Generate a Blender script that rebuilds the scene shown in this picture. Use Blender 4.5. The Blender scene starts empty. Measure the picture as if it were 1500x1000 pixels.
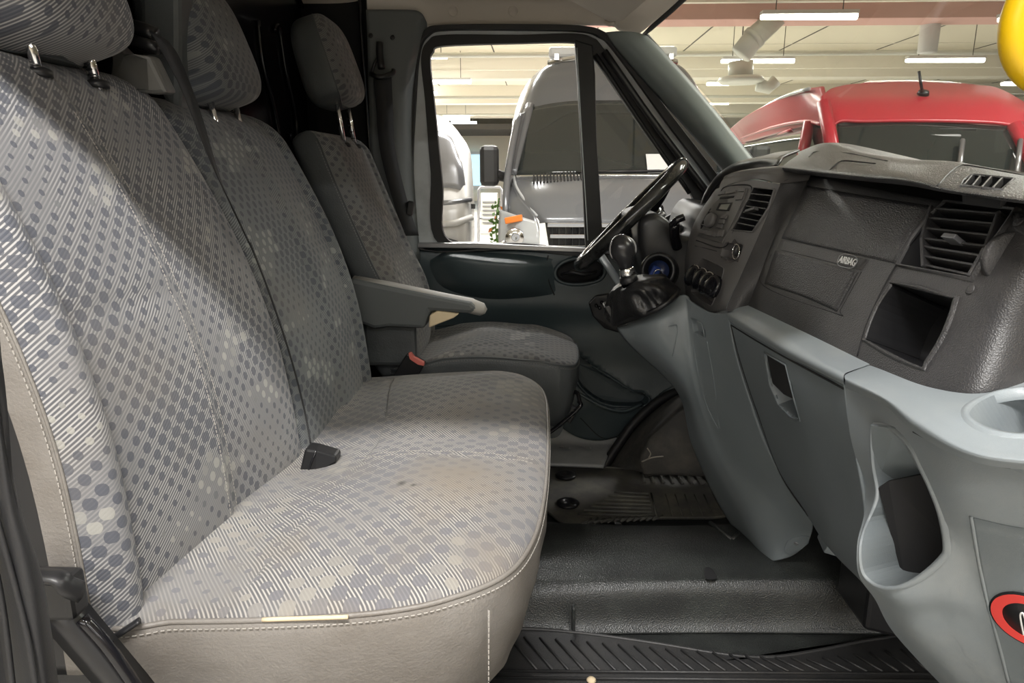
import bpy, bmesh, math, random
import numpy as np
from mathutils import Vector, Matrix
from mathutils.bvhtree import BVHTree
random.seed(4)
S = bpy.context.scene
C = S.collection
PI = math.pi
# ------------------------------------------------------------------ camera
FPX = 1040.0; PITCH = math.atan(250 / FPX); YAW = math.radians(2.2); ZC = 1.0
cam = bpy.data.cameras.new('camera'); camo = bpy.data.objects.new('camera', cam); C.objects.link(camo)
cam.sensor_width = 36; cam.lens = FPX / 1500 * 36; cam.clip_start = .02; cam.clip_end = 200
camo.location = (0, 0, ZC); camo.rotation_euler = (PI / 2 - PITCH, 0, YAW)
S.camera = camo
# ------------------------------------------------------------------ world, lights, exposure
S.view_settings.view_transform = 'Standard'; S.view_settings.look = 'None'
S.view_settings.exposure = 0.0; S.view_settings.gamma = 1; S.view_settings.use_curve_mapping = False
W = bpy.data.worlds.new('hall_air'); S.world = W; W.use_nodes = True
W.node_tree.nodes['Background'].inputs[0].default_value = (.95, .97, 1.0, 1)
W.node_tree.nodes['Background'].inputs[1].default_value = .40
def area(name, loc, sx, sy, power, col=(1, .98, .96), rot=(0, 0, 0)):
    l = bpy.data.lights.new(name, 'AREA'); l.shape = 'RECTANGLE'; l.size = sx; l.size_y = sy; l.energy = power; l.color = col
    o = bpy.data.objects.new(name, l); o.location = loc; o.rotation_euler = rot; C.objects.link(o); return o
LZ = 3.05                                   # height of the hall's tube fixtures over the cab floor
area('tube_or_fill_light', (-.15, -.62, LZ), 1.5, .16, 200)
area('tube_or_fill_light', (2.9, .2, LZ), 1.5, .16, 60)
area('tube_or_fill_light', (0, -3.6, LZ), 12, .16, 330)  # unseen row added behind the camera to fill the cab shadows
area('tube_or_fill_light', (0, -7.4, LZ), 12, .16, 430)  # second added fill row, farther behind the camera
area('tube_or_fill_light', (3.0, 3.6, LZ), 1.5, .16, 120)
area('tube_or_fill_light', (-.6, 3.9, LZ), 1.5, .16, 100)
area('tube_or_fill_light', (4.8, 5.2, LZ), 1.5, .16, 110)
area('tube_or_fill_light', (.3, 9.0, LZ), 3, .3, 250)
area('tube_or_fill_light', (4.5, 15.5, LZ), 8, .6, 850)
area('tube_or_fill_light', (-4.5, 15.5, LZ), 8, .6, 850)
area('tube_or_fill_light', (0, 27, LZ), 16, .6, 2100)

# ------------------------------------------------------------------ picture geometry -> place
_cp, _sp, _cy, _sy = math.cos(PITCH), math.sin(PITCH), math.cos(YAW), math.sin(YAW)
FW = np.array((-_sy * _cp, _cy * _cp, -_sp)); RT = np.array((_cy, _sy, 0)); UP = np.array((-_sy * _sp, _cy * _sp, _cp))
CAM = np.array((0, 0, ZC))
def ray(px, py): return FW + (px - 750) / FPX * RT + (500 - py) / FPX * UP
def at(px, py, Y=None, X=None, Z=None):
    d = ray(px, py)
    t = Y / d[1] if Y is not None else (X / d[0] if X is not None else (Z - ZC) / d[2])
    return CAM + d * t
def Q(px, py, Y): return at(px, py, Y=Y)

# ------------------------------------------------------------------ materials
class E:
    """tiny node-expression helper"""
    def __init__(s, nt, sock): s.nt, s.s = nt, sock
    def _m(s, op, *a):
        n = s.nt.nodes.new('ShaderNodeMath'); n.operation = op
        for i, v in enumerate((s,) + a):
            if isinstance(v, E): s.nt.links.new(v.s, n.inputs[i])
            else: n.inputs[i].default_value = v
        return E(s.nt, n.outputs[0])
    def __add__(s, o): return s._m('ADD', o)
    def __sub__(s, o): return s._m('SUBTRACT', o)
    def __mul__(s, o): return s._m('MULTIPLY', o)
    def __truediv__(s, o): return s._m('DIVIDE', o)
    __radd__ = __add__; __rmul__ = __mul__
    def f(s, op, *a): return s._m(op, *a)
MATS = {}
def newmat(name):
    m = bpy.data.materials.new(name); m.use_nodes = True; MATS[name] = m
    return m, m.node_tree, m.node_tree.nodes['Principled BSDF']
def mixc(nt, fac, a, b):
    n = nt.nodes.new('ShaderNodeMix'); n.data_type = 'RGBA'
    if isinstance(fac, E): nt.links.new(fac.s, n.inputs[0])
    else: n.inputs[0].default_value = fac
    for k, v in ((6, a), (7, b)):
        if isinstance(v, tuple): n.inputs[k].default_value = (*v, 1)
        else: nt.links.new(v, n.inputs[k])
    return n.outputs[2]
def noise(nt, vec, scale, detail=3, rough=.5):
    n = nt.nodes.new('ShaderNodeTexNoise'); n.inputs['Scale'].default_value = scale
    n.inputs['Detail'].default_value = detail; n.inputs['Roughness'].default_value = rough
    if vec is not None: nt.links.new(vec, n.inputs['Vector'])
    return E(nt, n.outputs[0])
def ramp(x, lo, hi):
    n = x.nt.nodes.new('ShaderNodeMapRange'); x.nt.links.new(x.s, n.inputs[0])
    n.inputs[1].default_value = lo; n.inputs[2].default_value = hi; n.clamp = True; return E(x.nt, n.outputs[0])
def bump(nt, bs, h, strength, dist):
    b = nt.nodes.new('ShaderNodeBump'); b.inputs['Strength'].default_value = strength; b.inputs['Distance'].default_value = dist
    nt.links.new(h.s, b.inputs['Height']); nt.links.new(b.outputs[0], bs.inputs['Normal'])
def plastic(name, col, rough=.5, grain=0, gscale=900, dirt=None, dirtamt=.5, metal=0, spec=.5, dscale=9):
    m, nt, bs = newmat(name)
    co = nt.nodes.new('ShaderNodeTexCoord').outputs['Object']
    bs.inputs['Roughness'].default_value = rough; bs.inputs['Metallic'].default_value = metal
    bs.inputs['Specular IOR Level'].default_value = spec
    if dirt:
        n = ramp(noise(nt, co, dscale, 5, .65), .45, .75) * dirtamt
        nt.links.new(mixc(nt, n, col, dirt), bs.inputs['Base Color'])
    else: bs.inputs['Base Color'].default_value = (*col, 1)
    if grain:
        v = nt.nodes.new('ShaderNodeTexVoronoi'); v.inputs['Scale'].default_value = gscale; v.feature = 'SMOOTH_F1'
        nt.links.new(co, v.inputs['Vector']); bump(nt, bs, E(nt, v.outputs[0]), grain, .002)
    return m
def emis(name, col, st):
    m, nt, bs = newmat(name); bs.inputs['Base Color'].default_value = (*col, 1)
    bs.inputs['Emission Color'].default_value = (*col, 1); bs.inputs['Emission Strength'].default_value = st; return m
def fabric(name, base, dark, dot, dot2, stripe=1.0, seed=0.0, period=.0042, stain=.35, sc=1.0, blob=None):
    m, nt, bs = newmat(name)
    uvn = nt.nodes.new('ShaderNodeUVMap').outputs[0]
    sx = nt.nodes.new('ShaderNodeSeparateXYZ'); nt.links.new(uvn, sx.inputs[0])
    u = E(nt, sx.outputs[0]) + seed; v = E(nt, sx.outputs[1]) + seed * .7
    # twill lines
    ph = (u * .60 - v * .80) / period
    st = (ph * (2 * PI)).f('SINE')
    st = ramp(st, -.55, .35)
    patch = ramp(noise(nt, uvn, 7 + seed * .1, 1), .40, .58)
    st = st * (patch * .75 + .25) * stripe
    # dots on a staggered grid
    cu, cv = .028 * sc, .0145 * sc
    rv = v / cv; ri = rv.f('FLOOR'); par = ri.f('FLOORED_MODULO', 2.0)
    ru = u / cu + par * .5; ci = ru.f('FLOOR')
    fu = (ru - ci - .5) * cu; fv = (rv - ri - .5) * cv
    dist = (fu * fu + fv * fv * .85).f('SQRT')
    size = ((ci * .62 + ri * .23).f('SINE') * .0017 + (ri * .37 - ci * .11).f('SINE') * .0012 + .0062) * sc
    dd = size - dist
    edge = noise(nt, uvn, 900, 1) * .0014
    dotm = ramp(dd + edge - .0007, -.0002, .0004)
    cvec = nt.nodes.new('ShaderNodeCombineXYZ'); nt.links.new((ci * .13).s, cvec.inputs[0]); nt.links.new((ri * .11).s, cvec.inputs[1])
    cvec.inputs[2].default_value = seed
    kind = ramp(noise(nt, cvec.outputs[0], 1.5, 1), .60, .63)
    lines = mixc(nt, ramp((ph * (2 * PI)).f('SINE'), -.75, .25), base, dark)
    plain = tuple(.30 * b_ + .70 * d_ for b_, d_ in zip(base, dark))
    c = mixc(nt, (patch * .8 + .2) * stripe, plain, lines)
    c = mixc(nt, dotm * .85, c, mixc(nt, kind, dot, dot2))
    sn = ramp(noise(nt, uvn, 5, 5, .6), .5, .75) * stain
    c = mixc(nt, sn, c, (.17, .145, .115))
    if blob:
        U, Vv = E(nt, sx.outputs[0]), E(nt, sx.outputs[1])
        for bu, bv, r_, amt, col in blob:
            d2 = ((U - bu) * (U - bu) + (Vv - bv) * (Vv - bv) * 1.6).f('SQRT') / r_ + noise(nt, uvn, 22, 5, .7) * .9
            c = mixc(nt, ramp(d2, 1.35, .55) * amt, c, col)
    nt.links.new(c, bs.inputs['Base Color'])
    bs.inputs['Roughness'].default_value = .92; bs.inputs['Specular IOR Level'].default_value = .15
    bs.inputs['Sheen Weight'].default_value = .15
    bump(nt, bs, st * .6 + noise(nt, uvn, 1400, 2) * .5 + dotm * .5, .35, .0012)
    return m
def leather(name, col, dirt, rough=.42, amt=.8):
    m, nt, bs = newmat(name); co = nt.nodes.new('ShaderNodeTexCoord').outputs['Object']
    n = ramp(noise(nt, co, 6, 5, .6), .4, .7) * amt
    nt.links.new(mixc(nt, n, col, dirt), bs.inputs['Base Color']); bs.inputs['Roughness'].default_value = rough
    bump(nt, bs, noise(nt, co, 260, 4, .6) + noise(nt, co, 14, 3) * 3.0, .28, .004); return m
def glass(name, tint, refl=.05, haze=0.0):
    m = bpy.data.materials.new(name); m.use_nodes = True; nt = m.node_tree; nt.nodes.remove(nt.nodes['Principled BSDF'])
    t = nt.nodes.new('ShaderNodeBsdfTransparent'); t.inputs[0].default_value = (*tint, 1)
    g = nt.nodes.new('ShaderNodeBsdfGlossy'); g.inputs['Roughness'].default_value = .02
    fr = nt.nodes.new('ShaderNodeFresnel'); fr.inputs[0].default_value = 1.3
    fm = E(nt, fr.outputs[0]).f('MINIMUM', .35) + refl
    mx = nt.nodes.new('ShaderNodeMixShader'); nt.links.new(fm.s, mx.inputs[0])
    nt.links.new(t.outputs[0], mx.inputs[1]); nt.links.new(g.outputs[0], mx.inputs[2]); out = mx.outputs[0]
    if haze:
        d = nt.nodes.new('ShaderNodeBsdfDiffuse'); d.inputs[0].default_value = (.8, .78, .72, 1)
        m2 = nt.nodes.new('ShaderNodeMixShader'); co = nt.nodes.new('ShaderNodeTexCoord').outputs['Object']
        h = noise(nt, co, 3, 4) * haze * 1.2 + haze * .4; nt.links.new(h.s, m2.inputs[0])
        nt.links.new(out, m2.inputs[1]); nt.links.new(d.outputs[0], m2.inputs[2]); out = m2.outputs[0]
    nt.links.new(out, nt.nodes['Material Output'].inputs[0]); MATS[name] = m; return m

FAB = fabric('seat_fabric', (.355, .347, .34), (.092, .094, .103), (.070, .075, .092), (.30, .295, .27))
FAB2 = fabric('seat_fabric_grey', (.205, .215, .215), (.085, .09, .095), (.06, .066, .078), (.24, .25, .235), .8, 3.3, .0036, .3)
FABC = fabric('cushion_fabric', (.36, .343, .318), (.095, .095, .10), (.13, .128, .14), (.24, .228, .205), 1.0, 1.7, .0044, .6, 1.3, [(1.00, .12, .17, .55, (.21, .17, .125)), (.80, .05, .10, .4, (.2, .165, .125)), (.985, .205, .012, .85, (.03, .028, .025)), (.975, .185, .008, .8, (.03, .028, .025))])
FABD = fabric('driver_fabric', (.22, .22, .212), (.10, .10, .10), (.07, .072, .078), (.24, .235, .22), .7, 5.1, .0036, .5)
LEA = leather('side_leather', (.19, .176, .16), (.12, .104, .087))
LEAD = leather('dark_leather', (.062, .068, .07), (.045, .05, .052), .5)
THREAD = plastic('thread', (.34, .32, .29), .8)
THREADD = plastic('thread_dark', (.16, .16, .155), .8)
DASH = plastic('dash_charcoal', (.037, .036, .0365), .45, .35, 700, (.085, .08, .076), .5)
DASHG = plastic('dash_grained', (.041, .040, .0405), .34, .7, 600)
STACK = plastic('stack_plastic', (.098, .093, .09), .5, .15, 900)
BLK = plastic('black_plastic', (.012, .012, .013), .38)
BLKM = plastic('black_matt', (.008, .008, .009), .8)
GLOSS = plastic('gloss_black', (.008, .008, .01), .14)
LOW = plastic('lower_dash_grey', (.165, .188, .198), .4, .12, 1100, (.20, .217, .222), .5)
LOWL = plastic('bin_grey', (.215, .24, .252), .42, .1, 1100, (.27, .285, .285), .6)
DOORM = plastic('door_card', (.042, .058, .063), .36, .2, 900)
DOORL = plastic('door_card_lower', (.03, .045, .05), .5, .25, 800)
FRAME = plastic('painted_frame', (.5, .53, .55), .38, dirt=(.25, .26, .27))
RUB = plastic('rubber', (.012, .012, .013), .55, .1)
TRIM = plastic('pillar_trim', (.115, .125, .125), .6, .2, 900)
PILL = plastic('pillar_green_grey', (.25, .285, .275), .45, .15, 900)
LINER = plastic('headliner', (.52, .47, .41), .95, .2, 1200)
BULK = plastic('bulkhead_paint', (.006, .0065, .009), .22)
VINYL = plastic('floor_vinyl', (.021, .0225, .022), .36, .5, 420, (.042, .047, .043), .8)
MATR = plastic('mat_rubber', (.018, .018, .0185), .5, .2, 500, (.036, .034, .032), .6)
MATD = plastic('mat_dusty', (.10, .097, .088), .7, .2, 500, (.20, .19, .15), .9)
WHITEP = plastic('sill_paint', (.42, .43, .43), .4, dirt=(.24, .24, .23))
CHROME = plastic('chrome', (.75, .75, .76), .12, metal=1)
SILV = plastic('silver_plastic', (.30, .30, .31), .3, metal=.7)
CARP = plastic('arch_carpet', (.06, .058, .055), .95, .3, 300, (.14, .13, .11), .8)
YEL = plastic('yellow_plastic', (.85, .52, .005), .35, .05, 80)
RED = plastic('sticker_red', (.75, .06, .05), .4)
FOAM = plastic('foam', (.62, .50, .33), .9, .2)
WORN = plastic('worn_armrest', (.30, .29, .27), .5, dirt=(.38, .31, .2))
ARM = plastic('armrest_grey', (.075, .082, .083), .55, .2)
BLUE = plastic('blue_plastic', (.01, .04, .22), .3)
WHT = plastic('white_plastic', (.7, .7, .68), .4)
BUCK = plastic('buckle_red', (.62, .16, .13), .4)
WEB = plastic('belt_webbing', (.011, .011, .012), .7, .2, 1500)
ALU = plastic('grey_shell', (.10, .10, .095), .33, .06, dirt=(.13, .12, .10))
GLS = glass('side_glass', (.95, .96, .95), .0)
WSG = glass('windscreen_glass', (.90, .93, .86), .03, .19)  # reflection haze and dust put into the glass as diffuse white
VG = plastic('van_grey', (.17, .175, .185), .2, metal=.35)
VDG = plastic('van_dark_glass', (.018, .022, .021), .03)
VRED = plastic('van_red', (.40, .022, .035), .28)
VWH = plastic('motorhome_white', (.62, .60, .57), .25)
LENS = plastic('lamp_glass', (.42, .43, .43), .1)
ORG = plastic('orange_lens', (.8, .22, .03), .3)
CEIL = plastic('hall_ceiling', (.80, .74, .60), .9)
BEAM = plastic('hall_beam', (.85, .81, .71), .85)
PINK = plastic('beam_reflection_pink', (.70, .42, .37), .85)  # pink of a windscreen reflection, painted onto a beam
SOFF = plastic('dark_soffit', (.12, .11, .10), .9)
HWALL = plastic('hall_wall', (.85, .79, .66), .9)
HFLO = plastic('hall_floor', (.55, .53, .49), .35)
DUCT = plastic('duct_metal', (.60, .60, .54), .45)
TUBE = emis('tube_glow', (1, .98, .93), 9.0)
SKYW = emis('daylit_window', (.55, .80, .95), 1.1)
LEAF = plastic('leaf_green', (.10, .22, .03), .6)

# ------------------------------------------------------------------ objects
ROOT = {}
def thing(name, label, cat, loc=(0, 0, 0), group=None, kind=None):
    o = bpy.data.objects.new(name, None); o.location = loc; o.empty_display_size = .05; C.objects.link(o)
    if label: o['label'] = label
    if cat: o['category'] = cat
    if group: o['group'] = group
    if kind: o['kind'] = kind
    ROOT[o.name] = np.array(loc, float); return o
def tag(o, label=None, cat=None, group=None, kind=None):
    for k, v in (('label', label), ('category', cat), ('group', group), ('kind', kind)):
        if v: o[k] = v
    return o
def wl(o): return ROOT.get(o.name, np.zeros(3)) if o is not None else np.zeros(3)
def mk(name, V, F, mat, parent=None, uv=None, smooth=True, mats=None, midx=None, bevel=0, sub=0, solid=0, solid_off=-1, autosmooth=None):
    """link ONE mesh object; V in place coordinates"""
    V = np.asarray(V, float) - wl(parent)
    me = bpy.data.meshes.new(name); me.from_pydata([tuple(v) for v in V], [], [tuple(int(i) for i in f) for f in F])
    for m in (mats or [mat]): me.materials.append(m)
    if midx is not None: me.polygons.foreach_set('material_index', np.asarray(midx, dtype=np.int32))
    if uv is not None:
        l = me.uv_layers.new(name='UVMap'); idx = np.zeros(len(me.loops), dtype=np.int32); me.loops.foreach_get('vertex_index', idx)
        l.data.foreach_set('uv', np.asarray(uv, float)[idx].ravel())
    me.polygons.foreach_set('use_smooth', [smooth] * len(me.polygons))
    me.update()
    o = bpy.data.objects.new(name, me); C.objects.link(o); o.parent = parent
    ROOT[o.name] = wl(parent).copy()
    if solid:
        s = o.modifiers.new('solid', 'SOLIDIFY'); s.thickness = solid; s.offset = solid_off
    if bevel:
        b = o.modifiers.new('bevel', 'BEVEL'); b.width = bevel; b.segments = 2; b.limit_method = 'ANGLE'; b.angle_limit = .6
    if sub:
        s = o.modifiers.new('sub', 'SUBSURF'); s.levels = s.render_levels = sub
    return o
def fixnormals(o):
    bm = bmesh.new(); bm.from_mesh(o.data); bmesh.ops.recalc_face_normals(bm, faces=bm.faces); bm.to_mesh(o.data); bm.free(); return o
def box(name, c, s, mat, parent=None, rot=None, bevel=.004, smooth=False):
    V = np.array([(x, y, z) for x in (-.5, .5) for y in (-.5, .5) for z in (-.5, .5)]) * np.array(s)
    if rot is not None: V = V @ np.array(rot.to_3x3() if isinstance(rot, Matrix) else rot).T
    F = [(0, 1, 3, 2), (4, 6, 7, 5), (0, 4, 5, 1), (2, 3, 7, 6), (0, 2, 6, 4), (1, 5, 7, 3)]
    return mk(name, V + np.array(c), F, mat, parent, smooth=smooth, bevel=bevel)
def euler(x=0, y=0, z=0): return Matrix.Rotation(z, 4, 'Z') @ Matrix.Rotation(y, 4, 'Y') @ Matrix.Rotation(x, 4, 'X')
def cr(P, n, closed=False):
    """Catmull-Rom resample of control points to n points"""
    P = np.asarray(P, float); k = len(P)
    if closed: ext = np.vstack([P[-1:], P, P[:2]]); segs = k
    else: ext = np.vstack([2 * P[0] - P[1], P, 2 * P[-1] - P[-2]]); segs = k - 1
    t = np.linspace(0, segs, n, endpoint=not closed); i = np.minimum(t.astype(int), segs - 1); f = (t - i)[:, None]
    p0, p1, p2, p3 = ext[i], ext[i + 1], ext[i + 2], ext[i + 3]
    return .5 * (2 * p1 + (p2 - p0) * f + (2 * p0 - 5 * p1 + 4 * p2 - p3) * f * f + (3 * p1 - p0 - 3 * p2 + p3) * f ** 3)
def lin(P, n):
    P = np.asarray(P, float); t = np.linspace(0, len(P) - 1, n); i = np.minimum(t.astype(int), len(P) - 2); f = (t - i)[:, None]
    return P[i] * (1 - f) + P[i + 1] * f
def gridfaces(R, K, closed=False, off=0):
    F = []
    for i in range(R - 1):
        for j in range(K if closed else K - 1):
            a = i * K + j; b = i * K + (j + 1) % K
            F.append((off + a, off + b, off + b + K, off + a + K))
    return F
def grid_uv(P):
    R, K, _ = P.shape
    du = np.linalg.norm(np.diff(P, axis=1), axis=2).mean(0); dv = np.linalg.norm(np.diff(P, axis=0), axis=2).mean(1)
    U = np.concatenate([[0], np.cumsum(du)]); Vv = np.concatenate([[0], np.cumsum(dv)])
    return np.stack(np.meshgrid(U, -Vv), -1).reshape(-1, 2)
class Patch:
    """smooth sheet through rows of control points; can be pierced before it is built"""
    def __init__(s, ctrl, R=40, K=40, linear_rows=False):
        c = np.asarray(ctrl, float)
        a = np.stack([cr(r, K) for r in c])
        f = lin if linear_rows else cr
        s.P = np.stack([f(a[:, j], R) for j in range(K)], 1); s.R, s.K = R, K; s.dead = set(); s._b = None
    @property
    def bvh(s):
        if s._b is None: s._b = BVHTree.FromPolygons([Vector(v) for v in s.P.reshape(-1, 3)], gridfaces(s.R, s.K))
        return s._b
    def hit(s, px, py):
        d = Vector(ray(px, py)).normalized(); h = s.bvh.ray_cast(Vector(CAM), d)
        if h[0] is None:
            best = None
            for t in np.linspace(.4, 2.6, 60):
                n = s.bvh.find_nearest(Vector(CAM) + d * t)
                if best is None or n[3] < best[1][3]: best = (t, n)
            n = best[1]; p = Vector(CAM) + d * best[0]; nn = n[1]
            if nn.dot(d) > 0: nn = -nn
            return np.array(p), np.array(nn)
        n = h[1]
        if n.dot(d) > 0: n = -n
        return np.array(h[0]), np.array(n)
    def build(s, name, mat, parent=None, solid=.004, **k):
        F = [f for i, f in enumerate(gridfaces(s.R, s.K)) if i not in s.dead]
        fl = np.cross(s.P[1, 0] - s.P[0, 0], s.P[0, 1] - s.P[0, 0]); m = s.P[s.R // 2, s.K // 2]
        i, j = s.R // 2, s.K // 2
        n = np.cross(s.P[i + 1, j] - s.P[i, j], s.P[i, j + 1] - s.P[i, j])
        # front side faces the cab (camera)
        nf = np.cross(s.P[i, j + 1] - s.P[i, j], s.P[i + 1, j] - s.P[i, j])
        if np.dot(nf, CAM - m) < 0: F = [f[::-1] for f in F]
        return mk(name, s.P.reshape(-1, 3), F, mat, parent, uv=grid_uv(s.P), solid=solid, **k)
def polyhit(patch, poly): 
    r = [patch.hit(*p) for p in poly]; return np.array([a for a, b in r]), np.mean([b for a, b in r], 0)
def inside(pt, poly):
    x, y = pt; c = False; j = len(poly) - 1
    for i in range(len(poly)):
        xi, yi = poly[i]; xj, yj = poly[j]
        if (yi > y) != (yj > y) and x < (xj - xi) * (y - yi) / (yj - yi) + xi: c = not c
        j = i
    return c
def plate(name, patch, poly, h, mat, parent, sink=.002, bevel=.0015, smooth=False):
    """a solid plate standing h proud of a sheet, its outline following the sheet"""
    A, n = polyhit(patch, poly); n = n / np.linalg.norm(n); k = len(A)
    V = np.vstack([A - n * sink, A + n * h]); F = [tuple(range(k, 2 * k)), tuple(range(k))[::-1]] + [(i, (i + 1) % k, k + (i + 1) % k, k + i) for i in range(k)]
    return fixnormals(mk(name, V, F, mat, parent, smooth=smooth, bevel=bevel))
def skin(name, patch, quad, h, mat, parent, R=14, K=18, solid=.002):
    """a thin cover that follows the sheet; quad = rows of pixels top to bottom"""
    rows = [cr(np.asarray(r, float), K) for r in quad]; rows = np.stack([lin(np.array([r[j] for r in rows]), R) for j in range(K)], 1); P = np.zeros((R, K, 3))
    for i in range(R):
        for j in range(K):
            a, n = patch.hit(*rows[i, j]); P[i, j] = a + n * h
    q = Patch.__new__(Patch); q.P, q.R, q.K, q.dead, q._b = P, R, K, set(), None
    return q.build(name, mat, parent, solid=solid)
def proj2(P):
    d = P - CAM; w = d @ FW; return np.stack([750 + FPX * (d @ RT) / w, 500 - FPX * (d @ UP) / w], -1)
def recess(name, patch, poly, depth, mat, parent, lip=.006, lipmat=None, lipname='bezel', liph=.003, cut=True, back=(0, 0, 0), smoothpoly=0):
    """a real opening in the sheet with walls and a floor behind it"""
    if smoothpoly: poly = cr(poly, smoothpoly, True)
    A, n = polyhit(patch, poly); n = n / np.linalg.norm(n); k = len(A); c = A.mean(0)
    if cut:
        P2 = proj2(patch.P.reshape(-1, 3)); F = gridfaces(patch.R, patch.K); pc = np.mean(np.asarray(poly, float), 0); pl = [tuple(np.asarray(p) + (np.asarray(p) - pc) / np.linalg.norm(np.asarray(p) - pc) * 1.6 * (1 if lip > .0035 else .4)) for p in poly]
        for i, f in enumerate(F):
            if inside(P2[list(f)].mean(0), pl): patch.dead.add(i)
    B = A - n * depth + np.array(back); B = B + (B.mean(0) - B) * .06
    V = np.vstack([A, B]); F = [(i, (i + 1) % k, k + (i + 1) % k, k + i) for i in range(k)] + [tuple(range(k, 2 * k))]
    o = mk(name, V, F, mat, parent, smooth=False)
    if lip:
        rad = A - c; rad -= np.outer(rad @ n, n); rad /= np.linalg.norm(rad, axis=1)[:, None]
        O = A + rad * lip; O2 = O - n * .002; A1 = A + n * liph; O1 = A + rad * lip * .6 + n * liph; A0 = A - n * .01
        V = np.vstack([A0, A1, O1, O2]); F = gridfaces(4, k, True)
        fixnormals(mk(lipname, V, F, lipmat or mat, parent, smooth=True))
    return o, A, n
def tube(name, P, r, mat, parent=None, n=8, res=None, closed=False, cap=True, flat=None, up=None, smooth=True):
    P = cr(P, res, closed) if res else np.asarray(P, float); k = len(P)
    T = np.gradient(P, axis=0) if not closed else np.roll(P, -1, 0) - np.roll(P, 1, 0)
    T /= np.linalg.norm(T, axis=1)[:, None]; r = np.broadcast_to(r, k) if not np.isscalar(r) and len(np.atleast_1d(r)) == k else np.full(k, float(np.atleast_1d(r)[0]))
    u = np.array(up if up is not None else (0, 0, 1.)); V = []
    if up is None and abs(T[0] @ u) > .9: u = np.array((1., 0, 0))
    for i in range(k):
        a = np.cross(T[i], u); a /= (np.linalg.norm(a) + 1e-9); b = np.cross(a, T[i])
        if up is None: u = b
        for j in range(n):
            th = 2 * PI * j / n + (PI / n if n == 4 else 0); V.append(P[i] + r[i] * (a * math.cos(th) + b * math.sin(th) * (flat or 1)))
    F = gridfaces(k, n, True)
    if closed: F += [((k - 1) * n + j, (k - 1) * n + (j + 1) % n, (j + 1) % n, j) for j in range(n)]
    elif cap: F += [tuple(range(n))[::-1], tuple((k - 1) * n + j for j in range(n))]
    return mk(name, V, F, mat, parent, smooth=smooth)
def lathe(name, prof, c, axis, mat, parent=None, n=24, smooth=True):
    """prof: (radius, height along axis)"""
    ax = np.array(axis, float); ax /= np.linalg.norm(ax); t = np.array((0, 1., 0)) if abs(ax[1]) < .8 else np.array((1., 0, 0))
    a = np.cross(ax, t); a /= np.linalg.norm(a); b = np.cross(ax, a); V = []
    for r, h in prof:
        for j in range(n):
            th = 2 * PI * j / n; V.append(np.array(c) + ax * h + r * (a * math.cos(th) + b * math.sin(th)))
    k = len(prof); F = gridfaces(k, n, True) + [tuple(range(n))[::-1], tuple((k - 1) * n + j for j in range(n))]
    return fixnormals(mk(name, V, F, mat, parent, smooth=smooth))
def prismY(name, poly, Y0, Y1, mat, parent=None, bevel=.003, smooth=False, res=0, px=True, taper=0):
    """side outline (pixels at depth Y0, or x,z) carried across the cab from Y0 to Y1"""
    A = np.array([Q(p[0], p[1], Y0) for p in poly]) if px else np.array([(p[0], Y0, p[1]) for p in poly])
    if res: A = cr(A, res, True)
    B = A.copy(); B[:, 1] = Y1; k = len(A)
    if taper: B = B + (B.mean(0) - B) * taper
    F = [tuple(range(k)), tuple(range(k, 2 * k))[::-1]] + [(i, (i + 1) % k, k + (i + 1) % k, k + i) for i in range(k)]
    return fixnormals(mk(name, np.vstack([A, B]), F, mat, parent, smooth=smooth, bevel=bevel))
def ringY(name, outer, inner, Y, d, mat, parent=None, res=60, px=True):
    """frame ring between two outlines on the plane Y, d deep"""
    f = (lambda p: Q(p[0], p[1], Y)) if px else (lambda p: np.array((p[0], Y, p[1])))
    O = cr([f(p) for p in outer], res, True); I = cr([f(p) for p in inner], res, True)
    dd = np.array((0, d, 0)); V = np.vstack([O, I, I + dd, O + dd]); k = res
    F = gridfaces(4, k, True) + [(3 * k + i, 3 * k + (i + 1) % k, (i + 1) % k, i) for i in range(k)]
    return fixnormals(mk(name, V, F, mat, parent, smooth=False, bevel=.002))
def strip(name, patch, pts, w, mat, parent, h=.0008, res=24):
    """a fine seam cord laid along a sheet"""
    c = cr([patch.hit(*p)[0] for p in pts], res); return tube(name, c, w, mat, parent, n=6)
def copytree(o, parent=None, dloc=(0, 0, 0)):
    c = o.copy(); C.objects.link(c); c.parent = parent
    if parent is None: c.location = Vector(o.location) + Vector(dloc)
    for ch in list(o.children): copytree(ch, c)
    return c
# ================================================================== CAB SHELL
def struct(o): o['kind'] = 'structure'; return o
# cab floor: sill level sheet, raised middle hump, foot-well step
def zgrid(rows): return [[at(px, py, Z=z) for px, py, z in r] for r in rows]
fl = Patch([[(-.75, .35, -.03), (.0, .35, -.03), (.7, .35, -.03), (1.3, .35, .02)],
            [(-.75, 1.30, -.02), (.0, 1.30, -.02), (.62, 1.32, -.01), (1.3, 1.28, .05)],
            [(-.75, 1.39, -.01), (-.05, 1.39, .0), (.45, 1.42, -.005), (1.3, 1.36, .05)],
            [(-.75, 1.44, .07), (-.05, 1.43, .08), (.45, 1.45, .085), (1.3, 1.42, .12)],
            [(-.75, 1.50, .10), (-.05, 1.50, .10), (.45, 1.50, .10), (1.3, 1.48, .16)],
            [(-.75, 1.70, .10), (-.05, 1.70, .105), (.45, 1.70, .105), (1.3, 1.7, .18)],
            [(-.75, 1.78, .02), (-.05, 1.78, .02), (.45, 1.80, .02), (1.3, 1.8, .2)],
            [(-.75, 2.42, .0), (.0, 2.42, .0), (.5, 2.42, .0), (1.3, 2.42, .2)]], 90, 60)
floor = struct(fl.build('floor', VINYL, None, solid=.01))
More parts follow.
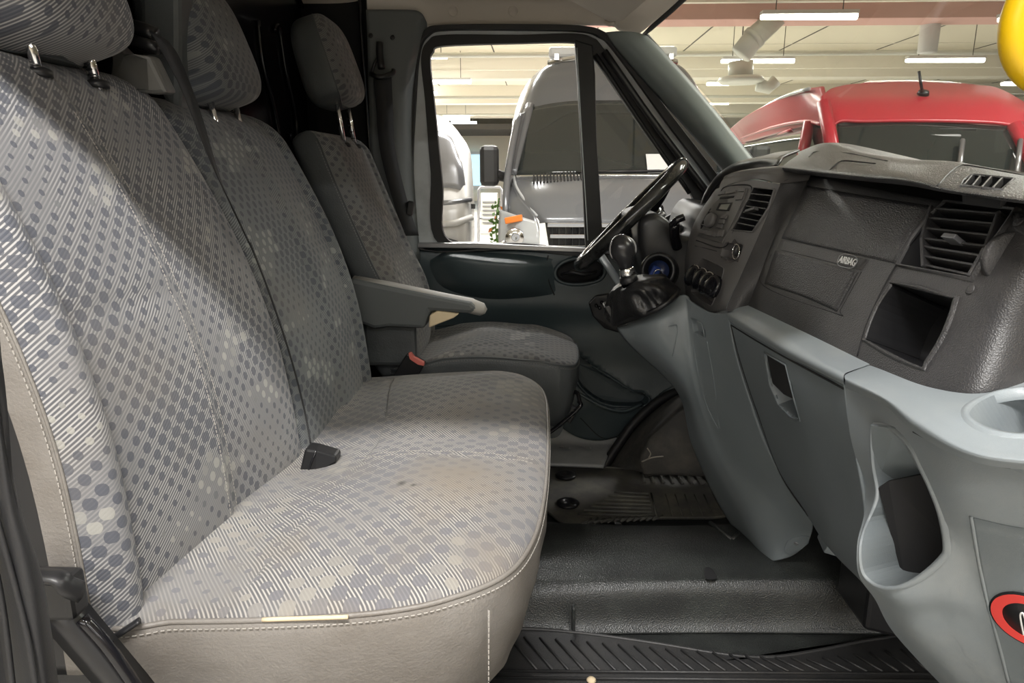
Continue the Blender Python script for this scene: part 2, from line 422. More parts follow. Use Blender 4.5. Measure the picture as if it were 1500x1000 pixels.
# near the sill a loose lump of the vinyl, a tear and a hump-side pedestal pressing
def blob_patch(name, pts, zs, mat, parent, h=.01):
    A = cr([at(p[0], p[1], Z=zs) for p in pts], 24, True); c = A.mean(0); V = [c + np.array((0, 0, h))]
    for s in (.5, .8, 1): V += [c + (a - c) * s + np.array((0, 0, h * (1 - s ** 3))) for a in A]
    F = [(0, 1 + i, 1 + (i + 1) % 24) for i in range(24)] + [(1 + r * 24 + i, 1 + r * 24 + 24 + i, 1 + r * 24 + 24 + (i + 1) % 24, 1 + r * 24 + (i + 1) % 24) for r in range(2) for i in range(24)]
    return mk(name, V, F, mat, parent)
blob_patch('scuff', [(1032, 832), (1042, 832), (1050, 846), (1034, 847)], .106, BLKM, floor, .001)
P0 = [at(842, 893, Z=.03), at(838, 925, Z=.0)]
box('seam_rib', (at(840, 905, Z=.04)), (.008, .02, .06), VINYL, floor, bevel=.003)
box('foot_block', at(905, 770, Z=.02), (.02, .02, .03), VINYL, floor)
# vinyl pressing beside the console foot
for (a, b) in (((1040, 765), (1072, 790)), ((1072, 790), (1090, 775))):
    tube('edge_fold', [at(*a, Z=.11), at(*b, Z=.11)], .006, VINYL, floor)
# far painted sill behind the driver's mat
sill = Patch([[Q(770, 596, 2.42), Q(840, 600, 2.42), Q(912, 604, 2.42)], [Q(770, 640, 2.37), Q(835, 642, 2.37), Q(900, 645, 2.37)], [Q(770, 660, 2.27), Q(830, 661, 2.27), Q(892, 663, 2.27)], [Q(770, 678, 2.19), Q(830, 680, 2.19), Q(884, 682, 2.18)]], 20, 20).build('trim_1', WHITEP, None, solid=.01); struct(sill)
for x in (826, 856): box('press_line', at(x, 655, Y=2.25) + np.array((0, 0, -.0)), (.006, .16, .004), WHITEP, sill, rot=euler(-.35, 0, .2))
# wheel arch under the dash on the driver's side with the torn carpet
wa = Patch([[Q(1060, 560, 2.38), Q(985, 578, 2.36), Q(930, 628, 2.33), Q(893, 682, 2.28)],
            [Q(1060, 560, 2.25), Q(1000, 585, 2.22), Q(945, 640, 2.2), Q(915, 686, 2.17)],
            [Q(1075, 580, 2.1), Q(1020, 600, 2.1), Q(950, 650, 2.12), Q(940, 692, 2.12)],
            [Q(1100, 690, 2.08), Q(1060, 690, 2.08), Q(1000, 694, 2.08), Q(945, 696, 2.08)]], 30, 30)
arch = wa.build('trim_2', CARP, None); struct(arch)
tube('arch_seal', [Q(880, 690, 2.24), Q(903, 655, 2.27), Q(930, 618, 2.29), Q(968, 585, 2.32), Q(1010, 565, 2.34)], .016, RUB, arch, res=20)
cw = Patch([[Q(950, 640, 2.02), Q(1000, 600, 2.02), Q(1060, 580, 2.02)], [Q(938, 670, 1.98), Q(1000, 650, 1.96), Q(1080, 640, 1.95)], [Q(942, 694, 1.97), Q(1000, 696, 1.96), Q(1090, 700, 1.95)]], 16, 16)
cw.build('carpet_flap', CARP, arch)
tube('torn_edge', [Q(940, 676, 1.96), Q(955, 670, 1.955), Q(972, 668, 1.95)], .0022, WORN, arch, res=8)
tube('torn_tuft', [Q(948, 656, 1.955), Q(953, 664, 1.95), Q(950, 671, 1.955)], .0018, WORN, arch, res=10)
# rear bulkhead: black painted sheet with pressed ribs
bh = Patch([[(-.74, y, z) for y in (.55, 1.2, 1.8, 2.34)] for z in (-.05, .5, 1.0, 1.62)], 8, 8)
wall_back = struct(bh.build('wall_back', BULK, None, smooth=False))
for pts in ([(402, 45), (405, 38), (410, 45), (420, 110), (433, 170), (434, 205), (429, 209), (425, 196)],
            [(378, 30), (385, 90), (402, 160), (408, 196), (404, 196)], [(437, -5), (447, 20), (452, 50)]):
    tube('pressed_rib', [at(p[0], p[1], X=-.735) for p in pts], .006, BULK, wall_back, res=26)
side = Patch([[(-.74, 2.34, z), (-.62, 2.34, z), (-.55, 2.33, z), (-.53, 2.30, z)] for z in (-.05, .5, 1.0, 1.62)], 12, 10)
struct(side.build('wall_left', BLKM, None))
tube('trim_3', [Q(526, -20, 2.30), Q(530, 60, 2.30), Q(535, 130, 2.3), Q(545, 260, 2.3)], .006, GLOSS, None, res=14); struct(bpy.data.objects['trim_3'])
# B pillar trim
bp = Patch([[Q(536, 14, 2.28), Q(575, 14, 2.29), Q(612, 16, 2.31), Q(624, 30, 2.33), Q(626, 40, 2.345)],
            [Q(538, 60, 2.27), Q(575, 60, 2.27), Q(602, 62, 2.29), Q(612, 62, 2.32), Q(618, 62, 2.345)],
            [Q(540, 140, 2.27), Q(570, 140, 2.26), Q(592, 140, 2.28), Q(600, 140, 2.31), Q(606, 140, 2.345)],
            [Q(545, 250, 2.27), Q(575, 250, 2.26), Q(592, 250, 2.28), Q(600, 250, 2.31), Q(606, 250, 2.345)],
            [Q(560, 380, 2.27), Q(590, 380, 2.26), Q(604, 380, 2.28), Q(610, 380, 2.31), Q(616, 380, 2.345)]], 40, 24)
bpil = struct(bp.build('trim_4', TRIM, None))
for p in ((543, 52), (575, 55)):
    a, n = bp.hit(*p); lathe('screw_hole', [(.004, -.001), (.0075, .0005), (.006, .002), (.001, .0015)], a, n, BLK, bpil, 12)
# roof lining
X = (-.76, -.4, 0, .2, .30, .355)
def rl(Y, z, zf, xf=0): return [(x + (xf if i > 3 else 0), Y, z if i < 4 else (z + (zf - z) * (.45 if i == 4 else 1))) for i, x in enumerate(X)]
rf = Patch([rl(2.37, 1.435, 1.405, -.06), rl(2.34, 1.50, 1.44, -.01), rl(2.25, 1.53, 1.47, .05), rl(2.0, 1.565, 1.485, .06), rl(1.5, 1.58, 1.50, .08), rl(.95, 1.565, 1.49, .06),
            rl(.72, 1.53, 1.46, .02), rl(.62, 1.50, 1.43), rl(.585, 1.45, 1.41)], 60, 50)
ceiling = struct(rf.build('ceiling', LINER, None, solid=.02))
for px in (664, 752):
    p, n = rf.hit(px, 16)
    lathe('clip_cap', [(.001, -.003), (.0165, -.001), (.0165, .002), (.014, .003), (.0135, .0015), (.001, .001)], p, n, LINER, ceiling, 20)
# visor folded flat against the lining
vis = thing('sun_visor', 'grey flat sun visor folded up above the driver side window', 'sun visor', tuple(Q(880, 10, 2.0)))
V = [Q(818, -8, 2.10), Q(893, 33, 2.18), Q(912, 31, 2.10), Q(962, -12, 1.85)]
mk('visor_board', V, [(0, 1, 2, 3)], LINER, vis, smooth=False, solid=.014, bevel=.004)
tube('pivot_clip', [Q(886, 31, 2.18), Q(893, 36, 2.175), Q(900, 34, 2.16)], .006, LINER, vis)
# A pillar on the driver's side
ap = Patch([[Q(887, 48, 2.33), Q(908, 46, 2.27), Q(930, 47, 2.25), Q(947, 52, 2.27), Q(951, 58, 2.31)],
            [Q(905, 75, 2.33), Q(925, 72, 2.26), Q(950, 70, 2.24), Q(968, 72, 2.26), Q(972, 78, 2.3)],
            [Q(975, 155, 2.33), Q(1000, 152, 2.24), Q(1022, 148, 2.22), Q(1035, 147, 2.24), Q(1038, 150, 2.3)],
            [Q(1045, 235, 2.33), Q(1065, 232, 2.22), Q(1085, 228, 2.2), Q(1098, 227, 2.22), Q(1101, 232, 2.28)],
            [Q(1075, 275, 2.33), Q(1095, 272, 2.2), Q(1115, 268, 2.18), Q(1128, 264, 2.2), Q(1132, 268, 2.26)]], 50, 24)
struct(ap.build('trim_5', PILL, None))
# windscreen: curved sheet of glass set in its black frame
ws_t = [(.29, .62, 1.405), (.37, .95, 1.455), (.40, 1.5, 1.47), (.385, 1.99, 1.448), (.312, 2.315, 1.402)]
ws_b = [(.66, .56, 1.00), (.86, .95, .985), (.94, 1.5, .975), (.86, 2.0, .985), (.69, 2.31, 1.00)]
ws = Patch([ws_t, [tuple(np.array(a) * .5 + np.array(b) * .5 + np.array((.015, 0, .012))) for a, b in zip(ws_t, ws_b)], ws_b], 20, 30)
w1 = thing('window_1', 'windscreen', None, kind='structure'); del w1['label']
ws.build('glass', WSG, w1, solid=0)
loop = np.vstack([cr(ws_t, 30), cr([ws_t[-1], (.51, 2.325, 1.20), ws_b[-1]], 16)[1:], cr(ws_b[::-1], 30)[1:], cr([ws_b[0], (.50, .59, 1.21), ws_t[0]], 16)[1:-1]])
tube('glass_seal', loop, .0075, RUB, w1, closed=True, n=8)
tube('mirror_foot', [(.42, 1.47, 1.44), (.40, 1.46, 1.40)], .02, BLK, w1)
# near side pillars and sill (they shade the cab like the real door opening does)
tube('trim_6', [(.24, .56, 1.44), (.33, .555, 1.36), (.66, .50, 1.0), (.72, .50, .9)], .03, PILL, None, res=16); struct(bpy.data.objects['trim_6'])
nb = Patch([[Q(-60, 430, .50), Q(-22, 430, .49), Q(-12, 430, .50), Q(-8, 430, .53)], [Q(-50, 600, .50), Q(-12, 600, .485), Q(0, 600, .49), Q(4, 600, .53)],
            [Q(-35, 740, .50), Q(5, 735, .48), Q(24, 735, .49), Q(28, 735, .53)], [Q(-10, 870, .50), Q(32, 860, .475), Q(60, 855, .49), Q(64, 855, .53)],
            [Q(15, 1040, .50), Q(60, 1030, .47), Q(86, 1030, .49), Q(90, 1030, .53)]], 40, 16)
nbo = struct(nb.build('trim_7', RUB, None, solid=.01))
tube('lip_seam', [Q(-10, 740, .478), Q(20, 850, .475), Q(42, 940, .47), Q(56, 1030, .465)], .0022, RUB, nbo, res=20)
tube('lip_seam', [Q(-28, 740, .485), Q(3, 880, .48), Q(22, 1030, .475)], .0022, RUB, nbo, res=20)
# ================================================================== DRIVER'S DOOR
YD = 2.38
door = thing('door_1', None, None, (.1, YD, .4), kind='structure')
op_out = [(603, 360), (596, 250), (600, 150), (607, 70), (622, 43), (650, 36), (760, 35), (850, 37), (885, 46), (910, 68), (985, 170), (1062, 272), (1062, 300), (900, 372), (760, 366)]
op_in = [(611, 360), (604, 250), (608, 150), (614, 76), (628, 50), (655, 43), (760, 43), (847, 45), (877, 53), (900, 74), (976, 178), (1050, 278), (1048, 296), (890, 366), (760, 360)]
ringY('door_seal', op_out, op_in, 2.335, .03, RUB, door, 110)
fr_in = [(643, 357), (631, 250), (623, 150), (617, 86), (627, 60), (652, 51), (760, 51), (838, 49), (867, 55), (886, 74), (958, 180), (1038, 281), (1024, 300), (880, 365), (760, 360)]
ringY('window_frame', op_in, fr_in, 2.365, .02, FRAME, door, 110)
win = [(657, 352), (648, 270), (636, 150), (630, 92), (634, 76), (650, 67), (760, 63), (836, 62), (856, 70), (872, 88), (942, 190), (1015, 290), (1000, 305), (878, 360), (760, 356)]
ringY('window_rubber', [(a[0] * 1.02 - b[0] * .02, a[1] * 1.02 - b[1] * .02) for a, b in zip(fr_in, win)], win, 2.358, .025, RUB, door, 110)
prismY('division_bar', [(842, 58), (868, 66), (872, 110), (874, 200), (880, 300), (884, 362), (858, 362), (853, 250), (847, 130)], 2.352, 2.40, RUB, door, bevel=.004)
tube('channel_edge', [Q(845, 70, 2.35), Q(852, 200, 2.35), Q(858, 300, 2.35), Q(861, 352, 2.35)], .0018, FRAME, door, res=12)
tube('quarter_seal', [Q(872, 80, 2.35), Q(940, 182, 2.35), Q(1010, 283, 2.35)], .007, RUB, door, res=12)
tube('quarter_rail', [Q(885, 75, 2.33), Q(960, 182, 2.33), Q(1044, 292, 2.33)], .011, BLK, door, res=12)
mk('window_glass', [Q(632, 60, 2.385), Q(850, 55, 2.385), Q(880, 362, 2.385), Q(655, 362, 2.385)], [(0, 1, 2, 3)], GLS, door, smooth=False)
mk('quarter_glass', [Q(860, 60, 2.387), Q(880, 60, 2.387), Q(1035, 290, 2.387), Q(880, 366, 2.387)], [(0, 1, 2, 3)], GLS, door, smooth=False)
prismY('waist_strip', [(604, 356), (700, 356), (800, 361), (905, 366), (905, 372), (800, 368), (700, 364), (604, 363)], 2.33, 2.38, SILV, door)
# outer skin so that the door has a thickness
box('outer_skin', (.35, 2.50, .26), (1.6, .04, .96), FRAME, door, bevel=.02)
# inner card as one moulded sheet with swellings
def card_y(x, z):
    return 2.372 - .018 * max(0, 1 - ((z - .63) / .16) ** 2) ** .5
rows = []
for py in (360, 372, 400, 430, 450, 475, 500, 540, 580, 615, 645):
    r = []
    for px in (575, 600, 640, 700, 760, 820, 870, 920, 970, 1030):
        y = 2.365
        if py < 372: y = 2.37
        if 372 <= py <= 450: y = 2.35
        if py > 560: y = 2.34
        if px < 590: y += .01
        r.append(Q(px, min(py, max(540, 646 - ((px - 875) / 11.5) ** 2)) if py > 560 else py, y + (.0 if py < 560 else .00005 * py - .028)))
    rows.append(r)
dc = Patch(rows, 70, 80)
# map pocket slot, handle dish and window-switch dish are real openings
recess('map_pocket', dc, [(842, 527), (850, 524), (880, 545), (925, 572), (948, 580), (945, 592), (920, 594), (885, 590), (855, 570), (843, 548)], .04, DOORL, door, lip=.012, lipmat=DOORM, lipname='pocket_rim', liph=.006, smoothpoly=36)
recess('handle_dish', dc, [(816, 405), (818, 392), (832, 383), (858, 379), (878, 384), (884, 396), (876, 409), (850, 414), (828, 413)], .03, BLKM, door, lip=.014, lipmat=DOORM, lipname='dish_rim', liph=.008, smoothpoly=30)
dcard = dc.build('door_card', DOORM, door, solid=.01)
tube('door_handle', [Q(822, 402, 2.33), Q(838, 398, 2.315), Q(856, 402, 2.31), Q(874, 398, 2.325)], [.006, .011, .009, .007], BLK, door, n=10, flat=.8)
# arm rest moulding: a lens that swells out of the card
am = [[Q(x, y, yy) for x, y, yy in r] for r in (
    [(632, 378, 2.352), (660, 368, 2.35), (720, 370, 2.35), (770, 373, 2.35), (812, 378, 2.352)],
    [(630, 384, 2.345), (660, 374, 2.30), (720, 380, 2.29), (770, 383, 2.30), (808, 383, 2.345)],
    [(632, 395, 2.34), (665, 385, 2.285), (720, 390, 2.275), (770, 391, 2.285), (810, 392, 2.34)],
    [(640, 412, 2.345), (675, 415, 2.30), (720, 418, 2.29), (770, 417, 2.30), (812, 412, 2.345)],
    [(655, 425, 2.352), (690, 434, 2.345), (730, 438, 2.345), (780, 435, 2.345), (815, 430, 2.352)])]
amp = Patch(am, 30, 40); amp.build('armrest_panel', DOORM, door, solid=0)
tube('panel_seam', [Q(803, 374, 2.345), Q(800, 392, 2.335), Q(805, 415, 2.335), Q(812, 432, 2.342)], .0016, BLKM, door, res=12)
for pts in ([(640, 478), (700, 474), (760, 477), (800, 490)], [(838, 520), (836, 560), (846, 590)], [(850, 612), (880, 640), (905, 640)], [(880, 395), (892, 385), (888, 372)]):
    strip('card_seam', dc, pts, .0015, BLKM, door)
sw = plate('switch_panel', dc, [(862, 443), (872, 432), (900, 428), (925, 440), (922, 470), (905, 486), (885, 480), (868, 462)], .012, BLK, door, bevel=.004)
for p in ((873, 446), (881, 442), (878, 449)):
    a, n = dc.hit(*p); lathe('mirror_switch', [(.006, .008), (.006, .017), (.004, .020), (.0005, .0205)], a, n, GLOSS, door, 12)
# speaker-pocket rim along the lower edge
tube('pocket_edge', [Q(800, 598, 2.33), Q(806, 560, 2.325), Q(845, 575, 2.31), Q(880, 594, 2.30), Q(912, 602, 2.30), Q(940, 592, 2.32)], .006, DOORM, door, res=30)
# driver's belt on the B pillar
blt = thing('seat_belt', 'black driver seat belt hanging from its anchor on the pillar', 'seat belt', tuple(Q(556, 110, 2.24)))
bpts = [Q(560, 112, 2.235), Q(563, 150, 2.235), Q(568, 220, 2.23), Q(588, 300, 2.22), Q(604, 345, 2.2)]
c = cr(bpts, 20); wv = np.array([np.array((.026, .008, 0)) * (1 - .25 * i / 19) for i in range(20)])
mk('webbing', np.vstack([c - wv, c + wv]), [(i, i + 1, 21 + i, 20 + i) for i in range(19)], WEB, blt, solid=.0015)
tube('anchor_loop', [Q(543, 108, 2.23), Q(556, 113, 2.215), Q(574, 108, 2.23), Q(577, 102, 2.235)], .0075, BLK, blt, res=12)
tube('height_slider', [Q(556, 62, 2.24), Q(556, 80, 2.235), Q(559, 100, 2.225)], .011, BLK, blt, res=8)
tube('anchor_arm', [Q(556, 78, 2.235), Q(548, 95, 2.23), Q(544, 108, 2.23)], .005, BLK, blt)
box('guide_clip', Q(601, 305, 2.225), (.02, .015, .045), BLK, blt, rot=euler(0, .2, 0))
# ================================================================== SEATS
def interp(tab, z):
    zs = [a for a, b in tab]; xs = [b for a, b in tab]; return float(np.interp(z, zs, xs))
def sgnp(v, e): return math.copysign(abs(v) ** e, v)
def backrest(root, name, tab, Y0, Y1, z0, z1, thick, fab, lea, gro=.8, zs=None, thr=.40, capz=.07, bol=.020, lean=0, seamname='seam', thread=THREAD, backthr=-.57, sides=(1, 1), ne=5.0, mid=None, nearoff=None):
    tab = sorted(tab); zz = np.linspace(tab[0][0], tab[-1][0], 30); xx = cr([(x, z, 0) for z, x in tab], 30)
    tz = xx[:, 1]; tx = xx[:, 0]
    yc, hw0 = (Y0 + Y1) / 2, (Y1 - Y0) / 2; N, K = 60, 168
    V, UV, seamA, seamB = [], [], [], []; grA, grB = [], []
    q_ = np.linspace(0, PI / 2, 3000); yy_ = hw0 * np.abs(np.cos(q_)) ** (2 / ne); xx_ = thick / 2 * np.abs(np.sin(q_)) ** (2 / ne)
    L_ = np.concatenate([[0], np.cumsum(np.hypot(np.diff(yy_), np.diff(xx_)))]); a4 = np.interp(np.linspace(0, L_[-1], K // 4 + 1), L_, q_)
    th = list(a4[:-1]) + list(PI - a4[::-1])[:-1] + list(PI + a4)[:-1] + list(2 * PI - a4[::-1])[:-1]
    xs_ = [sgnp(math.sin(t), 2 / ne) for t in th]
    for i in range(N):
        f = i / (N - 1); f = f if f < .85 else .85 + (f - .85) ; z = z0 + (z1 - z0) * (1 - (1 - f) ** 1.15)
        q = max(0, (z - (z1 - capz)) / capz); cap = max(.02, (1 - q ** 2.4)) ** .5
        qb = max(0, (z0 + .05 - z) / .05); cap *= (1 - .5 * qb ** 2)
        xf = float(np.interp(z, tz, tx)); hw = hw0 * (1 - .05 * max(0, (z - (z1 - .25)) / .25) ** 3) * (1 - .05 * q * q)
        T = thick
        for j, t in enumerate(th):
            c, s = math.cos(t), math.sin(t); y = hw * sgnp(c, 2 / ne); x = sgnp(s, 2 / ne)
            u = abs(y / hw); d = xf - T / 2 + T / 2 * cap * x - (nearoff(z) * (.5 - y / (2 * hw)) if nearoff else 0)
            if s > 0:
                fr = min(1, s * 1.6) * cap * (sides[1] if c > 0 else sides[0])
                b = 1 / (1 + math.exp(-(u - gro - .03) / .022)) * bol * (1 if u < .93 else max(0, 1 - (u - .93) / .08))
                g = -.007 * math.exp(-((u - gro) / .018) ** 2)
                m = .010 * (1 - (u / gro) ** 2) if u < gro else 0
                if zs and u < gro: g -= .006 * math.exp(-((z - zs) / .006) ** 2)
                d += fr * (b + g + m)
            V.append((d, yc + y, z + lean * (y / hw))); UV.append((yc + y + (d - xf) * (1 if c > 0 else -1) * (u > .9), z * 1.04))
    R3 = np.array(V).reshape(N, K, 3)[N // 2]; al = np.concatenate([[0], np.cumsum(np.linalg.norm(np.diff(R3, axis=0), axis=1))])
    hz = np.concatenate([[0], np.cumsum(np.linalg.norm(np.diff(np.array(V).reshape(N, K, 3)[:, K // 4], axis=0), axis=1))])
    UV = [(-al[j], hz[i]) for i in range(N) for j in range(K)]
    F = gridfaces(N, K, True); mi = []
    for f in F:
        j = f[0] % K; s = (xs_[j] + xs_[(j + 1) % K]) / 2; mi.append(0 if s > thr else (1 if s > backthr else 2))
    F.append(tuple(range(K))[::-1]); mi.append(2); F.append(tuple((N - 1) * K + j for j in range(K))); mi.append(0)
    V = np.array(V); o = fixnormals(mk(name, V, F, None, root, uv=np.array(UV), mats=[fab, lea, BLK], midx=mi))
    VV = V.reshape(N, K, 3); jb = min(range(K // 4), key=lambda j: abs(xs_[j] - thr)); ja = K // 2 - jb
    for k, jj in ((seamname, ja), (seamname, jb)):
        p = VV[2:-3, jj].copy(); c = VV[2:-3].mean(1); dd = p - c; dd[:, 2] = 0; dd /= np.linalg.norm(dd, axis=1)[:, None]
        tube(k, p + dd * .0005, .0020, lea, o, n=6)
        stitches(p + dd * .0022 + np.array((-.006, 0, 0)), thread, o)
    # upholstery seam stitching in the groove beside the bolster
    for sgn in (-1, 1):
        if not sides[(sgn + 1) // 2]: continue
        for off in (0, .022):
            line = []
            for i in range(3, N - 6):
                r = VV[i]; cand = [j for j in range(K // 2)]; hwz = (r[:, 1].max() - r[:, 1].min()) / 2
                ty = yc + sgn * (hwz * gro - off); j = min(cand, key=lambda j: abs(r[j, 1] - ty)); line.append(r[j] + np.array((.0006, ty - r[j, 1], 0)))
            if off == 0: tube('groove_seam', line, .0009, THREADD, o, n=5)
    for my in (mid or []):
        line = []
        for i in range(3, N - 8):
            r = VV[i]; j = min(range(K // 2), key=lambda j: abs(r[j, 1] - my)); k2 = j + 1 if r[j, 1] > my else j - 1; t = (my - r[j, 1]) / (r[k2, 1] - r[j, 1] + 1e-9); line.append(r[j] * (1 - t) + r[k2] * t + np.array((.0008, 0, 0)))
        stitches(line, thread, o, step=.006, r=.0006)
    return o
def stitches(line, mat, parent, step=.0075, r=.0008):
    """a row of short thread stitches along a line, one mesh"""
    line = np.asarray(line); L = np.concatenate([[0], np.cumsum(np.linalg.norm(np.diff(line, axis=0), axis=1))])
    n = int(L[-1] / step); V, F = [], []
    for k in range(n):
        a, b = [np.array([np.interp(t * step, L, line[:, c]) for c in range(3)]) for t in (k, k + .62)]
        t = b - a; t /= np.linalg.norm(t) + 1e-9; u = np.cross(t, (0.3, .5, .8)); u /= np.linalg.norm(u); w = np.cross(t, u); i0 = len(V)
        for p in (a, b):
            for s1, s2 in ((1, 0), (0, 1), (-1, 0), (0, -1)): V.append(p + r * (u * s1 + w * s2))
        F += [(i0 + q, i0 + (q + 1) % 4, i0 + 4 + (q + 1) % 4, i0 + 4 + q) for q in range(4)] + [(i0, i0 + 3, i0 + 2, i0 + 1), (i0 + 4, i0 + 5, i0 + 6, i0 + 7)]
    o = mk('stitching', V, F, mat, parent, smooth=False); o['kind'] = 'stuff'; return o
def headrest(root, c, h, fab, lea, tilt=.30, fthr=.0, posts=True, pl=.12, name='headrest'):
    N, K = 40, 64; V, UV, mi = [], [], []; ca, sa = math.cos(tilt), math.sin(tilt)
    for i in range(N):
        f = -PI / 2 + PI * (i + .001) / (N - .998); cz, sz = math.cos(f), math.sin(f)
        zz = sgnp(sz, .55); rr = abs(cz) ** .5
        for j in range(K):
            t = 2 * PI * j / K; x = sgnp(math.cos(t), .55) * rr; y = sgnp(math.sin(t), .42) * rr
            y *= 1 - .10 * max(0, zz) ** 2
            lx, ly, lz = x * h[0] * (1 - .10 * zz), y * h[1], zz * h[2]
            V.append((c[0] + lx * ca - lz * sa, c[1] + ly, c[2] + lx * sa + lz * ca)); UV.append((ly + 3, lz * 1.1 + 5))
    F = gridfaces(N, K, True)
    for f in F:
        t = 2 * PI * ((f[0] % K) + .5) / K; mi.append(0 if math.cos(t) > fthr else 1)
    F += [tuple(range(K)), tuple((N - 1) * K + j for j in range(K))]; mi += [1, 1]
    V = np.array(V); o = fixnormals(mk(name, V, F, None, root, uv=np.array(UV), mats=[fab, lea], midx=mi))
    VV = V.reshape(N, K, 3); jj = int(round(math.acos(fthr) / (2 * PI) * K))
    lp = np.vstack([VV[1:-1, jj], VV[1:-1, (K - jj) % K][::-1]])
    tube('seam', lp, .0016, lea, o, n=6, closed=True)
    for s in (-1, 1):
        px, py, pz = c[0] + h[2] * sa * .9, c[1] + s * h[1] * .45, c[2] - h[2] * ca * .9
        if posts:
            p = tube('post', [(px, py, pz + .03), (px + pl * sa * .6, py, pz - pl)], .0065, CHROME, root, n=12)
            if s > 0:
                for k in range(5): lathe('notch', [(.0060, -.002), (.0078, -.001), (.0078, .001), (.0060, .002)], np.array((px + pl * sa * .6 * (k + 1) / 7, py, pz + .0 - pl * (k + 1) / 7)), (0, 0, 1), BLK, p, 10)
            lathe('post_guide', [(.016, 0), (.016, .008), (.010, .012), (.008, .012)], (px + pl * sa * .6, py, pz - pl * .92), (0, 0, 1), BLK, root, 16)
    return o
def cushion(root, outline, zseam, crown, feat, depth, taper, fab, lea, stain=None, thread=THREAD, nres=150):
    O = cr(outline, nres, True); cx, cyy = (O[:, 0].min() + O[:, 0].max()) / 2, (O[:, 1].min() + O[:, 1].max()) / 2
    ax, ay = (O[:, 0].max() - O[:, 0].min()) * .5, (O[:, 1].max() - O[:, 1].min()) * .5
    V, UV = [], []; rho = [1, .992, .98, .96, .93, .89, .84, .78, .71, .63, .54, .45, .36, .27, .18, .09]
    for r in rho:
        for p in O:
            x, y = cx + (p[0] - cx) * r, cyy + (p[1] - cyy) * r
            z = zseam(p[0], p[1]) * (r) + zseam(x, y) * (1 - r) + crown * (1 - r ** 9) ** .55 * (.80 + .20 * (1 - r)) + feat(x, y) * (1 - r ** 6)
            V.append((x, y, z)); UV.append((y, -x))
    K = nres; F = gridfaces(len(rho), K, True); F.append(tuple((len(rho) - 1) * K + j for j in range(K)))
    o = fixnormals(mk('cushion', V, F, fab, root, uv=np.array(UV)))
    if o.data.polygons[0].normal.z < 0:
        bm = bmesh.new(); bm.from_mesh(o.data); bmesh.ops.reverse_faces(bm, faces=bm.faces); bm.to_mesh(o.data); bm.free()
    V = []; lv = [(0, 0), (.004, .004), (.02, .006), (.06, .004), (.11, -.006), (.16, -.02), (depth, -.04)]
    nrm = np.roll(O, -1, 0) - np.roll(O, 1, 0); nn = np.stack([nrm[:, 1], -nrm[:, 0]], 1); nn /= np.linalg.norm(nn, axis=1)[:, None]
    if ((O[0, :2] - (cx, cyy)) @ nn[0]) < 0: nn = -nn
    for d, off in lv:
        for i, p in enumerate(O):
            q = p[:2] + nn[i] * (off * (taper if off < 0 else 1)); wr = .0018 * math.sin(i * .9 + d * 60) * (1 if d > .02 else 0)
            V.append((q[0] + nn[i][0] * wr, q[1] + nn[i][1] * wr, zseam(p[0], p[1]) - d))
    sk = fixnormals(mk('skirt', V, gridfaces(len(lv), K, True), lea, root))
    pp = [(p[0] + nn[i][0] * .002, p[1] + nn[i][1] * .002, zseam(p[0], p[1]) - .001) for i, p in enumerate(O)]
    tube('piping', pp, .0034, lea, o, n=8, closed=True)
    stitches([(p[0] + nn[i][0] * .0065, p[1] + nn[i][1] * .0065, zseam(p[0], p[1]) - .0085) for i, p in enumerate(O)], thread, sk)
    return o, sk
TAB = [(1.121, -.626), (1.011, -.568), (.861, -.499), (.703, -.451), (.521, -.426), (.44, -.425)]
TABA = [(1.17, -.655)] + [(z, x - .012 - .02 * (z < .9) - .02 * (z < .6)) for z, x in TAB]
bench = thing('double_passenger_seat', 'wide grey dotted fabric double passenger bench seat nearest the camera, with leather sides', 'seat', (-.25, 1.2, -.02))
bA = backrest(bench, 'backrest', [(1.17, -.65)] + TAB, .692, 1.222, .43, 1.152, .125, FAB, LEA, gro=.80, zs=.84, capz=.055, sides=(1, 0), ne=7.0, thr=.62, backthr=.02, nearoff=lambda z: .012 + .045 * min(1, max(0, (1.0 - z) / .5)), mid=(.93, .965))
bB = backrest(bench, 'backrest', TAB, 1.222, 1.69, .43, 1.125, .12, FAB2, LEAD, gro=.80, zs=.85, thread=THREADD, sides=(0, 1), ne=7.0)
def zsb(x, y): 
    return .488 + .022 * max(0, min(1, (x + .45) / .35)) - .012 * max(0, (x + .10) / .12) ** 2 * (1 if x > -.10 else 0)
def fb(x, y):
    f = .012 * math.cos((y - .92) * 2 * PI / .55) * .5 - .016 * math.exp(-((x + .40) / .06) ** 2)
    f -= .005 * math.exp(-((x + .325 - .03 * math.cos((y - 1.2) * 6)) / .005) ** 2)
    f -= .003 * math.exp(-((y - 1.13) / .004) ** 2) * (x > -.32)
    f += .006 * math.exp(-(((x + .18) / .13) ** 2 + ((y - .95) / .14) ** 2))
    f -= .004 * math.exp(-((y - 1.22) / .03) ** 2)
    return f
out = [(-.50, .72), (-.42, .715), (-.30, .713), (-.18, .72), (-.10, .745), (-.04, .80), (-.008, .89), (.008, 1.02), (.016, 1.2), (.018, 1.4), (.014, 1.55), (-.01, 1.64), (-.06, 1.69), (-.16, 1.705), (-.30, 1.705), (-.42, 1.705), (-.50, 1.70), (-.51, 1.45), (-.51, 1.2), (-.51, .95)]
cb, skb = cushion(bench, out, zsb, .030, fb, .19, 1, FABC, LEA)
def seamline(name, f, pts, mat, parent, r=.0011, dz=.001):
    return tube(name, [(x, y, f(x, y) + dz) for x, y in pts], r, mat, parent, n=5)
bv = BVHTree.FromPolygons([v.co + bench.location for v in cb.data.vertices], [p.vertices[:] for p in cb.data.polygons])
